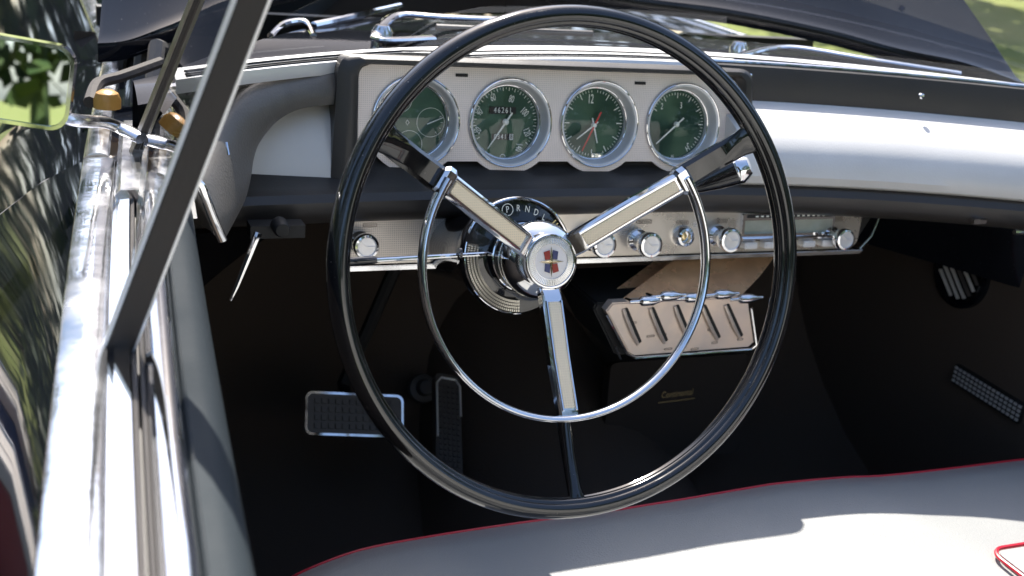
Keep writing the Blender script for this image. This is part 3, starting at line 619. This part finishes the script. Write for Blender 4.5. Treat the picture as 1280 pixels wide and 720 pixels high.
# ------------------------------------------------------------------ steering column and wheel
tl = .2755; WX = Vector((1, 0, 0)); WV = Vector((0, math.sin(tl), math.cos(tl))); WN = Vector((0, -math.cos(tl), math.sin(tl)))
WC = Vector((.4218, .8232, -.3118)); WMx = frame(WC, WX, WV, WN)
TH = rad(32.5)
col = obj('steering_column', lathe([(.0, -.075), (.028, -.078), (.030, -.082), (.0305, -.128), (.034, -.13), (.052, -.131), (.0535, -.134), (.0535, -.140), (.047, -.165), (.036, -.20), (.034, -.24), (.034, -.60)], 64), wheel_black, car, M=WMx)
obj('column_ring', merge(lathe([(.0306, -.098), (.0314, -.0985), (.0314, -.1), (.0306, -.1005)], 64), lathe([(.0306, -.112), (.0316, -.1125), (.0316, -.1145), (.0306, -.115)], 64)), chrome, col, M=WMx)
obj('selector_hood', merge(tube([(.0525*math.cos(rad(a)), .0525*math.sin(rad(a)), -.129) for a in range(25, 156, 5)], .0017, 8, upv=(0, 0, 1))), chrome, col, M=WMx)
ds = []
letters = [('P', 103), ('R', 89), ('N', 77), ('D', 65), ('L', 53)]
for s_, a in letters:
    ds.append(xf(textd(s_, .0085, .75), T(.0435*math.cos(rad(a)), .0435*math.sin(rad(a)), -.1300, rad((a-90)*.6))))
ds.append(xf(ringd(.0050, .0057, -.1301, 24), T(.0435*math.cos(rad(103)), .0435*math.sin(rad(103)))))
obj('gear_lettering', merge(*ds), white_mark, col, M=WMx)
obj('gear_window_tab', merge(*[xf(box((.0435, 0, -.1302), (.013, .0012, .0006)), T(0, 0, 0, rad(a))) for a in (118, 122, 126, 130, 40, 36, 32, 28)]), gold, col, M=WMx, smooth=False)
# ribbed arc at the lower left of the column bell
rb = []
for i in range(44):
    a = 167+102*i/43
    for j in range(4):
        rb.append(xf(box((.0412+j*.0028, 0, -.1275), (.0020, .0013, .0035)), T(0, 0, 0, rad(a))))
obj('band_backing', lathe([(.0395, -.1305), (.0395, -.1296), (.0515, -.1296), (.0515, -.1305)], 60, rad(166), rad(270)), black_flat, col, M=WMx)
obj('ribbed_band', merge(*rb), rib_metal, col, M=WMx, smooth=False)
obj('ribbed_band_edge', tube([(.0522*math.cos(rad(a)), .0522*math.sin(rad(a)), -.1275) for a in range(164, 274, 4)], .0010, 8, upv=(0, 0, 1)), chrome, col, M=WMx)
# turn signal lever on the left
c0 = P(592, 318, Y=.945); c1 = P(470, 325, Y=.925)
ts = obj('turn_signal_lever', tube([c0+(c0-c1)*.35, c0, c0.lerp(c1, .5), c1], .0021, 10), chrome, col)
obj('lever_tip', tube([P(472, 325, Y=.926), P(467, 325, Y=.926), P(440, 327, Y=.925), P(424, 328, Y=.925)], [.0026, .0034, .0038, .0038], 14), wheel_black, col)
obj('lever_collar', tube([P(576, 317, Y=.942), P(573, 317, Y=.942)], .0055, 12), wheel_black, col)
obj('lever_end', tube([P(424, 328, Y=.925), P(413, 329, Y=.925), P(409, 329, Y=.925)], [.0055, .0062, .003], 14), chrome, col)
# gear lever on the right
gp = [P(735, 285, Y=1.0), P(800, 258, Y=.985), P(858, 238, Y=.96), P(885, 228, Y=.95), P(922, 212, Y=.935)]
gl_ = obj('gear_lever', tube(gp[:3], .0032, 12), wheel_black, col)
obj('gear_knob', tube([gp[2], gp[2].lerp(gp[4], .25), gp[2].lerp(gp[4], .6), gp[4]], [.0045, .0075, .0115, .0140], 24), wheel_black, col)
dg_ = (gp[4]-gp[2]).normalized()
obj('gear_knob_cap', tube([gp[4], gp[4]+dg_*.003, gp[4]+dg_*.010, gp[4]+dg_*.012], [.0142, .0142, .0100, .0085], 9), chrome, col)

# wheel rim: grooved section
def rim():
    sec = []
    prof = [(90, 1), (70, 1), (50, 1.0), (30, 1.0), (10, 1.0), (-10, 1.0), (-30, 1), (-50, 1), (-70, 1), (-90, 1), (-110, 1), (-130, 1), (-150, 1), (-163, 1), (-170, .96), (-176, .82), (-182, .82), (-188, .96), (-195, 1), (-208, 1), (-216, .97), (-221, .86), (-226, .86), (-231, .97), (-240, 1), (-255, 1)]
    rows = []
    for k in range(320):
        t = 2*math.pi*k/320; row = []
        for a, s_ in prof:
            r_ = .0088*math.cos(rad(a))*s_; n_ = .0120*math.sin(rad(a))*s_
            row.append(((.2+r_)*math.cos(t), (.2+r_)*math.sin(t), n_-.001))
        rows.append(row)
    return grid(rows, closed_u=True, closed_v=True)
wheel = obj('steering_wheel', rim(), wheel_black, car, M=WMx, auto=60)
def round_spoke(prof_r, wid, dep, ncs, ang):
    return xf(grid([[(r_, w_*math.cos(k*math.pi/9), n_-d_/2+d_/2*math.sin(k*math.pi/9)) for k in range(18)] for r_, w_, d_, n_ in zip(prof_r, wid, dep, ncs)], closed_v=True, cap=True), T(0, 0, 0, ang))
def spoke(prof_r, wid, dep, ncs, ang, chamfer=.2):        # stations: radius, half width, depth, centre height
    rows = []
    for r_, w_, d_, n_ in zip(prof_r, wid, dep, ncs):
        c = chamfer*w_
        pts = [(-w_+c, 0), (w_-c, 0), (w_, -c), (w_*.85, -d_), (-w_*.85, -d_), (-w_, -c)]
        rows.append([(r_, a, n_+b_) for a, b_ in pts])
    return xf(grid(rows, closed_v=True, cap=True), T(0, 0, 0, ang))
for ang in (TH, math.pi-TH, -math.pi/2):
    right = abs(ang-TH) < .01; bot = ang < 0
    w0, w1 = (.0105, .0098) if not bot else (.0095, .0090)
    s1 = obj('spoke', spoke([.020, .030, .08, .126, .130], [w0, w0, (w0+w1)/2, w1, w1*.95], [.014]*3+[.012, .010], [-.060, -.052, -.036, -.017, -.0165], ang), chrome, wheel, M=WMx, auto=25)
    obj('cream_insert', spoke([.034, .036, .08, .119, .120], [.0050, .0056, .0054, .0050, .0046], [.004]*5, [-.0495, -.0482, -.0336, -.0184, -.0182], ang, .1), cream, wheel, M=WMx, auto=25)
    # slim raised borders beside the insert
    for sgn in (-1, 1):
        obj('spoke_border', xf(tube([(.033, sgn*.0068, -.0500), (.08, sgn*.0066, -.0343), (.122, sgn*.0062, -.0172)], .0011, 6, upv=(0, 0, 1)), T(0, 0, 0, ang)), chrome, wheel, M=WMx)
    ow = .0105 if not bot else .0058
    od = ([.127, .135, .16, .185, .193, .198], [ow*.95, ow*1.05, ow, ow*1.05, ow*1.25, ow*1.6], [.014, .016, .014, .012, .010, .006], [-.022, -.0215, -.014, -.004, .001, .001], ang)
    obj('outer_spoke', round_spoke(*od) if bot else spoke(*od, .3), wheel_black, wheel, M=WMx, auto=40)
# horn ring
angs = [180-32.5-1+i*(245+2)/90 for i in range(91)]
pts = [(.1288*math.cos(rad(a)), .1288*math.sin(rad(a)), -.0165+(.0 if True else 0)) for a in angs]
rr1 = [.0030+.0010*abs((i-45)/45)**2 for i in range(91)]; rr2 = [.0050+.0015*abs((i-45)/45)**2 for i in range(91)]
def hring():
    rows = []
    for (x, y, z), a, r1_, r2_ in zip(pts, angs, rr1, rr2):
        c, s_ = math.cos(rad(a)), math.sin(rad(a)); rows.append([(x+c*r1_*math.cos(k*math.pi/8), y+s_*r1_*math.cos(k*math.pi/8), z+r2_*math.sin(k*math.pi/8)) for k in range(16)])
    return grid(rows, closed_v=True, cap=True)
obj('horn_ring', hring(), chrome, wheel, M=WMx)
for ang in (TH, math.pi-TH):
    obj('horn_ring_mount', spoke([.122, .125, .131, .134], [.0105, .0125, .0125, .0100], [.012, .014, .014, .010], [-.0165, -.0140, -.0125, -.0150], ang, .3), chrome, wheel, M=WMx, auto=30)
# hub
obj('hub', lathe([(.0225, -.062), (.0242, -.064), (.030, -.068), (.0335, -.075), (.0345, -.084), (.0335, -.090), (.0315, -.093), (.029, -.094)], 72), chrome, wheel, M=WMx)
horn = obj('horn_button', lathe([(0, -.0560), (.0140, -.0561), (.0205, -.0565), (.0220, -.0575), (.0228, -.062), (.0228, -.068)], 72), white_enamel, wheel, M=WMx)
obj('button_rim', tube([(.0222*math.cos(k*math.pi/36), .0222*math.sin(k*math.pi/36), -.0566) for k in range(72)], .0013, 10, closed=True, upv=(0, 0, 1)), chrome, wheel, M=WMx)
obj('fluted_ring', merge(lathe([(.0152, -.0560), (.0152, -.0555), (.0208, -.0558), (.0208, -.0562)], 72), *[xf(box((.0180, 0, -.0553), (.0050, .0008, .0008)), T(0, 0, 0, rad(k*5))) for k in range(72)]), soft_chrome, wheel, M=WMx, smooth=False)
es = .0137
def emb(poly, z0, z1): return prism([(x*es, y*es) for x, y in poly], z0, z1)
obj('emblem_red', merge(emb([(-.52, .60), (-.12, .72), (-.06, .16), (-.40, .10)], -.0558, -.0550), emb([(.50, -.62), (.12, -.72), (.06, -.16), (.40, -.12)], -.0558, -.0550)), emblem_red, wheel, M=WMx, smooth=False)
obj('emblem_blue', merge(emb([(.12, .72), (.46, .62), (.40, .12), (.08, .16)], -.0558, -.0550), emb([(-.12, -.72), (-.46, -.60), (-.42, -.12), (-.08, -.16)], -.0558, -.0550)), emblem_blue, wheel, M=WMx, smooth=False)
star = []
for k in range(8):
    a = k*math.pi/4+math.pi/2; r_ = (1.0 if k % 4 == 0 else .88) if k % 2 == 0 else .15; star.append((r_*math.cos(a)*es, r_*math.sin(a)*es))
V = [(x, y, -.0549) for x, y in star]+[(0, 0, -.0532)]
obj('emblem_star', (V, [(k, (k+1) % 8, 8) for k in range(8)]+[tuple(range(8))]), gold, wheel, M=WMx, smooth=False)

# ------------------------------------------------------------------ floor, pedals, kick panels
fl = obj('floor', merge(grid([[(x, y, z) for y, z in ((-.2, -.90), (1.10, -.90), (1.22, -.895), (1.32, -.875), (1.40, -.84), (1.48, -.785), (1.55, -.72), (1.61, -.64), (1.65, -.54), (1.665, -.42), (1.67, -.28))] for x in (.08, .3, .6, .9, 1.28)])), carpet, car, auto=60)
rows = []
for i in range(17):
    y = .2+1.42*i/16; h = .10+max(0, (y-1.0))*.28; rows.append([(CX+.22*u+.02, y, -.90+h*max(0, 1-abs(u)**2.6)) for u in [-1+.125*k for k in range(17)]])
obj('transmission_tunnel', grid(rows), carpet, fl)
obj('under_dash_panel', grid([[(x, y+yb(x)*.6, z) for y, z in ((1.17, -.372), (1.30, -.39), (1.50, -.42), (1.67, -.44))] for x in [.09+.118*k for k in range(11)]]), trim_dark, fl)
def pedal(corners, Y, name, nx_, ny_, label=None, trim=True, th=.012):
    p = [P(a, b_, Y=Y+dy) for a, b_, dy in corners]; o = p[0]; X_ = (p[1]-p[0]); w_ = X_.length; X_ = X_.normalized(); V_ = (p[3]-p[0]); h_ = V_.length; V_ = V_.normalized(); X_ = (X_-V_*V_.dot(X_)).normalized(); N_ = X_.cross(V_)
    ctr = (p[0]+p[1]+p[2]+p[3])/4
    if N_.y > 0: N_ = -N_; X_ = -X_
    M = frame(ctr, X_, V_, N_)
    pd = obj(name, prism(rrect(w_, h_, .008, 4), -th, 0, .0015, 2, 'top'), rubber, car, M=M, label=label)
    tr = [box((-w_*.5+w_*.86*(i+.5)/nx_+w_*.07, -h_*.5+h_*.8*(j+.5)/ny_+h_*.1, .0008), (w_*.86/nx_*.62, h_*.8/ny_*.62, .003)) for i in range(nx_) for j in range(ny_)]
    obj('tread', merge(*tr), rubber, pd, M=M, smooth=False)
    if trim: obj('pedal_trim', ringprism(rrect(w_+.003, h_+.003, .009, 5), rrect(w_-.003, h_-.003, .007, 5), -.004, .0025), chrome, pd, M=M, smooth=False)
    return pd, M
bp_, Mb = pedal([(383, 548, -.03), (503, 541, -.03), (500, 490, 0), (384, 496, 0)], 1.32, 'brake_pedal', 12, 4)
obj('pedal_arm', tube([Mb @ Vector((0, 0, -.012)), Mb @ Vector((.0, .05, -.06)), Vector((.47, 1.42, -.5))], .009, 8), black_flat, bp_)
ap, Ma = pedal([(545, 600, -.13), (578, 600, -.13), (578, 467, 0), (543, 467, 0)], 1.39, 'accelerator_pedal', 5, 16, trim=False, th=.014)
obj('pedal_trim', merge(*[tube([Ma @ Vector(v) for v in vs], .0016, 6) for vs in [[(-.0165, -.02, .002), (-.0165, .062, .002), (-.010, .071, .002), (.010, .071, .002), (.0165, .062, .002), (.0165, .015, .002)]]]), trim_silver, ap)
c = P(530, 485, Y=1.46)
obj('dimmer_switch', xf(lathe([(0, .014), (.010, .013), (.012, .008), (.012, 0), (.020, -.002), (.022, -.01)], 24), frame(c, (1, 0, 0), (0, .5, .86), (0, -.86, .5))), rubber, car)
# ribbed heel mat
z_ = -.893; m0 = P(386, 642, Z=z_); m1 = P(560, 618, Z=z_); hm = obj('heel_mat', box(((m0.x+m1.x)/2+.01, m0.y-.045, z_), (m1.x-m0.x, .24, .008)), mat_rubber, car, smooth=False)
obj('mat_rib', merge(*[box(((m0.x+m1.x)/2+.01, m0.y-.15+k*.022, z_+.0055), (m1.x-m0.x-.02, .010, .005)) for k in range(10)]), mat_rubber, hm, smooth=False)
# handbrake release: bright lever below the dash on the left
hb = obj('parking_brake_lever', tube([P(323, 291, Y=1.0), P(312, 318, Y=.995), P(296, 358, Y=.985), P(288, 376, Y=.98)], [.0035, .0032, .0022, .0012], 8), chrome, car)
obj('brake_bracket', box(tuple(P(345, 286, Y=1.05)), (.05, .02, .012)), black_flat, hb)
obj('vent_pull', xf(lathe([(0, .006), (.006, .005), (.008, 0), (.008, -.012)], 16), frame(P(352, 286, Y=1.03), (1, 0, 0), (0, 0, 1), (0, -1, 0))), black_flat, hb)
panel_dark = mat('dark_kick_board', (.045, .036, .030), .8, spec=.2)
# name script and gold bar on the tunnel front
sc_ = P(846, 493, Y=1.30); SM = frame(sc_, (1, 0, 0), (0, .34, .94), (0, -.94, .34))
pn = obj('script_badge', xf(tube([(-.030, -.0095, 0), (.028, -.0075, 0)], .0010, 6, upv=(0, 0, 1)), Matrix.Identity(4)), gold, fl, M=SM)
obj('script_lettering', xf(textd('Continental', .0125, .86, shear=.3), T(0, .001, 0, .03)), gold, fl, M=SM)
obj('tunnel_panel', prism(rpoly([(.12, .05), (.10, -.09), (-.12, -.09), (-.10, .05)], .01), -.02, -.002), panel_dark, fl, M=SM)
# round kick-panel vent and heater grille, right side
kx = 1.235; c = P(1201, 340, X=kx); KM = frame(c, (0, 1, 0), (0, 0, 1), (1, 0, 0)); KM = frame(c, (0, -1, 0), (0, 0, 1), (-1, 0, 0))
kv = obj('kick_vent', lathe([(0, -.004), (.040, -.004), (.041, .002), (.046, .004), (.052, .002), (.053, -.02)], 48), gloss_black, car, M=KM)
for k in range(-3, 4):
    hh = math.sqrt(max(0, .038**2-(k*.0105)**2)); obj('vent_slat', xf(box((k*.0105, 0, .0025), (.0022, 2*hh, .005)), T(0, 0, 0, rad(48))), trim_silver if k in (-3, -2, -1, 1) else rubber, kv, M=KM, smooth=False)
obj('kick_panel', box((kx+.014, 1.3, -.62), (.01, .9, .56)), trim_dark, car, smooth=False)
g0 = P(1192, 466, X=kx); g1 = P(1276, 518, X=kx); gd = (g1-g0); gL = gd.length; gx = gd.normalized(); gy = Vector((-1, 0, 0)).cross(gx).normalized(); 
GM = frame((g0+g1)/2, gx, gy, Vector((-1, 0, 0)))
hg = obj('heater_grille', prism(rrect(gL, .030, .003, 3), -.01, 0), black_flat, car, M=GM)
obj('grille_mesh', merge(*[box((-gL/2+gL*(i+.5)/16, -.013+.026*(j+.5)/4, .001), (gL/16*.6, .026/4*.55, .002)) for i in range(16) for j in range(4)]), alu, hg, M=GM, smooth=False)
# small bright catches under the passenger side of the dash
obj('glovebox_catch', xf(box((0, 0, 0), (.018, .006, .006)), Matrix.Translation(P(1223, 276, Y=1.02))), chrome, dash, smooth=False)
obj('ashtray_pull', tube([P(1268, 290, Y=.99), P(1290, 291, Y=.99)], .003, 8), chrome, dash)

# ------------------------------------------------------------------ front bench seat
seat_pts = cat([P(330, 745, Z=-.665), P(372, 719, Z=-.64), P(430, 695, Z=-.627), P(480, 682, Z=-.622), P(560, 668, Z=-.62), P(640, 656, Z=-.62), P(700, 648, Z=-.62), P(760, 640, Z=-.62), P(860, 624, Z=-.62), P(930, 612, Z=-.62), P(975, 605, Z=-.62), P(1050, 598, Z=-.62), P(1110, 595, Z=-.62), P(1200, 585, Z=-.62), P(1290, 574, Z=-.62), P(1420, 563, Z=-.62)], 6)
rows = []
for p in seat_pts:
    r_ = [p+Vector((0, -.03, -.26)), p+Vector((0, .006, -.20)), p+Vector((0, .012, -.08)), p+Vector((0, .010, -.02)), p+Vector((0, .002, -.003)), p.copy()]
    for k in range(1, 25):
        t = k/24; y = p.y*(1-t)+t*.05
        puff = .016*math.sin(min(1, t*9)*math.pi/2)-.010*t + .004*math.sin(p.x*9+1)*math.sin(t*6)+.0012*math.sin(p.x*31+t*17)*math.sin(t*23+p.x*7)
        r_.append(Vector((p.x, y, p.z*(1-min(1, t*8))+-.62*min(1, t*8)+puff)))
    rows.append(r_)
seat = obj('bench_seat', grid(rows), seat_m, car, auto=70)
obj('seat_piping', tube([p+Vector((0, .001, .0000)) for p in seat_pts], .0015, 8), piping_m, seat)
# centre cushion with its own piping
cc_ = [P(1231, 712, Z=-.612), P(1231, 694, Z=-.610), P(1240, 686, Z=-.610), P(1262, 682, Z=-.610), P(1300, 677, Z=-.610)]
x0 = cc_[1].x-.014; y0 = cc_[3].y-.010
arm = obj('centre_cushion', xf(prism(rrect(.34, .5, .022, 6), 0, .020, .012, 3, 'top'), Matrix.Translation((x0+.17, y0-.25, -.617))), seat_m, seat)
obj('centre_cushion_piping', tube([(x0+.17+a, y0-.25+b_, -.5975) for a, b_ in rrect(.326, .486, .018, 8)], .0022, 8, closed=True), piping_m, seat)
rows = []
for i in range(25):
    x = .16+1.04*i/24; rows.append([(x, y, z) for y, z in ((.06, -.665), (.03, -.56), (-.02, -.50), (-.09, -.30), (-.13, -.16), (-.16, -.13), (-.20, -.14), (-.24, -.25), (-.26, -.665))])
obj('seat_back', grid(rows, closed_v=True, cap=True), seat_m, seat)

# ------------------------------------------------------------------ trees round the lawn
bark = mat('bark', (.11, .08, .055), .9, 0, bump=('noise', 12, 1, .03)); 
def leafmat(nm, c1, c2): return mat(nm, c1, .6, 0, var=(1.3, c2), spec=.3)
leafA = leafmat('green_leaves', (.045, .085, .018), (.09, .13, .03)); leafB = leafmat('dark_green_leaves', (.03, .06, .02), (.06, .09, .025))
def tree(name, x, y, h, r, lm, label, n=8000):
    t = bpy.data.objects.new(name, None); C.objects.link(t); t.location = (x, y, GZ); WM[t.name] = Matrix.Translation((x, y, GZ))
    t['label'] = label; t['category'] = 'tree'; t['group'] = 'trees around the lawn'
    base = Vector((x, y, GZ)); limbs = [tube([base+Vector((.05*math.sin(k), .05*math.cos(k*2), h*.62*k/5)) for k in range(6)], [r*.09*(1-k/8) for k in range(6)], 9)]
    ends = []
    for k in range(9):
        a = k*2.4; b0 = base+Vector((0, 0, h*(.28+.04*k))); e = b0+Vector((math.cos(a)*r*.7, math.sin(a)*r*.7, h*(.12+.02*(k % 3)))); limbs.append(tube([b0, b0.lerp(e, .5)+Vector((0, 0, .1)), e], [r*.04, r*.025, r*.01], 6)); ends.append(e)
    ends += [base+Vector((0, 0, h*.8)), base+Vector((r*.2, 0, h*.9))]
    obj('trunk', merge(*limbs), bark, t)
    V = []; Fc = []; rng = random.Random(int(x*31+y*17))
    cl_ = [(e+Vector((rng.uniform(-.3, .3)*r, rng.uniform(-.3, .3)*r, rng.uniform(-.1, .15)*h)), r*rng.uniform(.22, .42)) for e in ends*3]
    for i in range(n):
        c, cr = rng.choice(cl_); d = Vector((rng.gauss(0, 1), rng.gauss(0, 1), rng.gauss(0, .8))).normalized()*cr*rng.random()**.35
        p = c+d; u = Vector((rng.gauss(0, 1), rng.gauss(0, 1), rng.gauss(0, 1))).normalized(); v = u.cross(Vector((rng.gauss(0, 1), rng.gauss(0, 1), rng.gauss(0, 1)))).normalized(); s_ = rng.uniform(.05, .11)*r/3
        k = len(V); V += [p+u*s_, p+v*s_*.6, p-u*s_, p-v*s_*.6]; Fc.append((k, k+1, k+2, k+3))
    obj('crown', (V, Fc), lm, t, smooth=False)
tree('broadleaf_tree', 9, 10.5, 10, 3.4, leafA, 'tall green tree reflected in the raised hood')
tree('broadleaf_tree', -7, 5, 8, 3.0, leafA, 'green tree on the lawn reflected in the driver door')
tree('broadleaf_tree', -8, -3, 9, 3.2, leafB, 'dark green tree behind the driver door, seen only in reflections')

# the far belt of trees round the lawn: one mass
rng = random.Random(3); V = []; Fc = []; trunks = []
for k in range(46):
    a = k*2*math.pi/46+rng.uniform(-.04, .04); d_ = rng.uniform(19, 27); h = rng.uniform(7, 11); c0 = Vector((d_*math.sin(a), d_*math.cos(a), GZ))
    trunks.append(tube([c0, c0+Vector((0, 0, h*.5))], [.22, .12], 7))
    for i in range(700):
        d = Vector((rng.gauss(0, 1), rng.gauss(0, 1), rng.gauss(0, 1))).normalized()*rng.random()**.4
        p = c0+Vector((d.x*2.6, d.y*2.6, h*.55+d.z*h*.45)); u = Vector((rng.gauss(0, 1), rng.gauss(0, 1), rng.gauss(0, 1))).normalized(); v = u.cross(Vector((rng.gauss(0, 1), rng.gauss(0, 1), rng.gauss(0, 1)))).normalized(); z0 = rng.uniform(.2, .45)
        n_ = len(V); V += [p+u*z0, p+v*z0*.7, p-u*z0, p-v*z0*.7]; Fc.append((n_, n_+1, n_+2, n_+3))
tb = obj('tree_belt', merge((V, Fc), *trunks), leafB, M=Matrix.Identity(4), smooth=False)
tb['kind'] = 'stuff'; tb['label'] = 'far belt of green trees round the lawn'; tb['category'] = 'trees'
tree('broadleaf_tree', 3, -9, 9, 3.4, leafB, 'dark green tree behind the car, reflected in chrome')
tree('broadleaf_tree', 11, -3, 9, 3.2, leafA, 'green tree on the passenger side of the lawn')

def added_shrub(x, y, h, r):  # shrubs added out of view so the door reflects something dark
    t = bpy.data.objects.new('added_shrub', None); C.objects.link(t); t.location = (x, y, GZ); WM[t.name] = Matrix.Translation((x, y, GZ))
    t['category'] = 'added_shrub'; t['group'] = 'shrubs added for door reflections along the driveway'
    rng = random.Random(int(x*97+y*31)); b0 = Vector((x, y, GZ)); st = []
    for k in range(7):
        e = b0+Vector((rng.uniform(-.6, .6)*r, rng.uniform(-.6, .6)*r, h*.7)); st.append(tube([b0, b0.lerp(e, .5)+Vector((.02, 0, 0)), e], [.02, .014, .006], 6))
    obj('stem', merge(*st), bark, t); V = []; Fc = []
    for i in range(1500):
        d = Vector((rng.gauss(0, 1), rng.gauss(0, 1), rng.gauss(0, 1))).normalized()*rng.random()**.4
        p = b0+Vector((d.x*r, d.y*r, h*.55+d.z*h*.45)); u = Vector((rng.gauss(0, 1), rng.gauss(0, 1), rng.gauss(0, 1))).normalized(); v = u.cross(Vector((rng.gauss(0, 1), rng.gauss(0, 1), rng.gauss(0, 1)))).normalized()
        k = len(V); V += [p+u*.06, p+v*.03, p-u*.06, p-v*.03]; Fc.append((k, k+1, k+2, k+3))
    obj('foliage', (V, Fc), leafB, t, smooth=False); return t
for x, y, h, lb in ((-2.3, 4.2, 1.5, 'shrub nearest the driver side of the car'), (-2.9, 6.0, 1.8, 'second shrub ahead and left of the car'), (-2.6, 8.0, 1.6, 'third shrub ahead and left of the car'), (-3.6, 2.4, 1.7, 'shrub level with the steering wheel, left of the car')):
    added_shrub(x, y, h, .95)['label'] = lb
def cooler(x, y, rz, m, lb):  # out-of-view boxes added to give the door coloured reflections
    t = bpy.data.objects.new('reflection_cooler', None); C.objects.link(t); t.location = (x, y, GZ); WM[t.name] = Matrix.Translation((x, y, GZ)); t['label'] = lb; t['category'] = 'cooler'
    M = Matrix.Translation((x, y, GZ+.004)) @ Matrix.Rotation(rz, 4, 'Z')
    obj('body', prism(rrect(.62, .38, .04, 4), 0, .34, .015, 2), m, t, M=M); obj('lid', prism(rrect(.64, .40, .04, 4), .345, .42, .015, 3), white_enamel, t, M=M)
    obj('handle', tube(cat([(-.33, 0, .25), (-.35, 0, .36), (-.2, 0, .46), (.2, 0, .46), (.35, 0, .36), (.33, 0, .25)], 4), .012, 8), chrome, t, M=M)
cooler(-1.15, 3.1, .4, red_paint, 'red cooler box added for door reflections, with a white lid on the driveway'); cooler(-1.5, 4.4, -.3, mat('blue_plastic', (.03, .07, .25), .35), 'blue cooler box added for door reflections, with a white lid on the driveway')
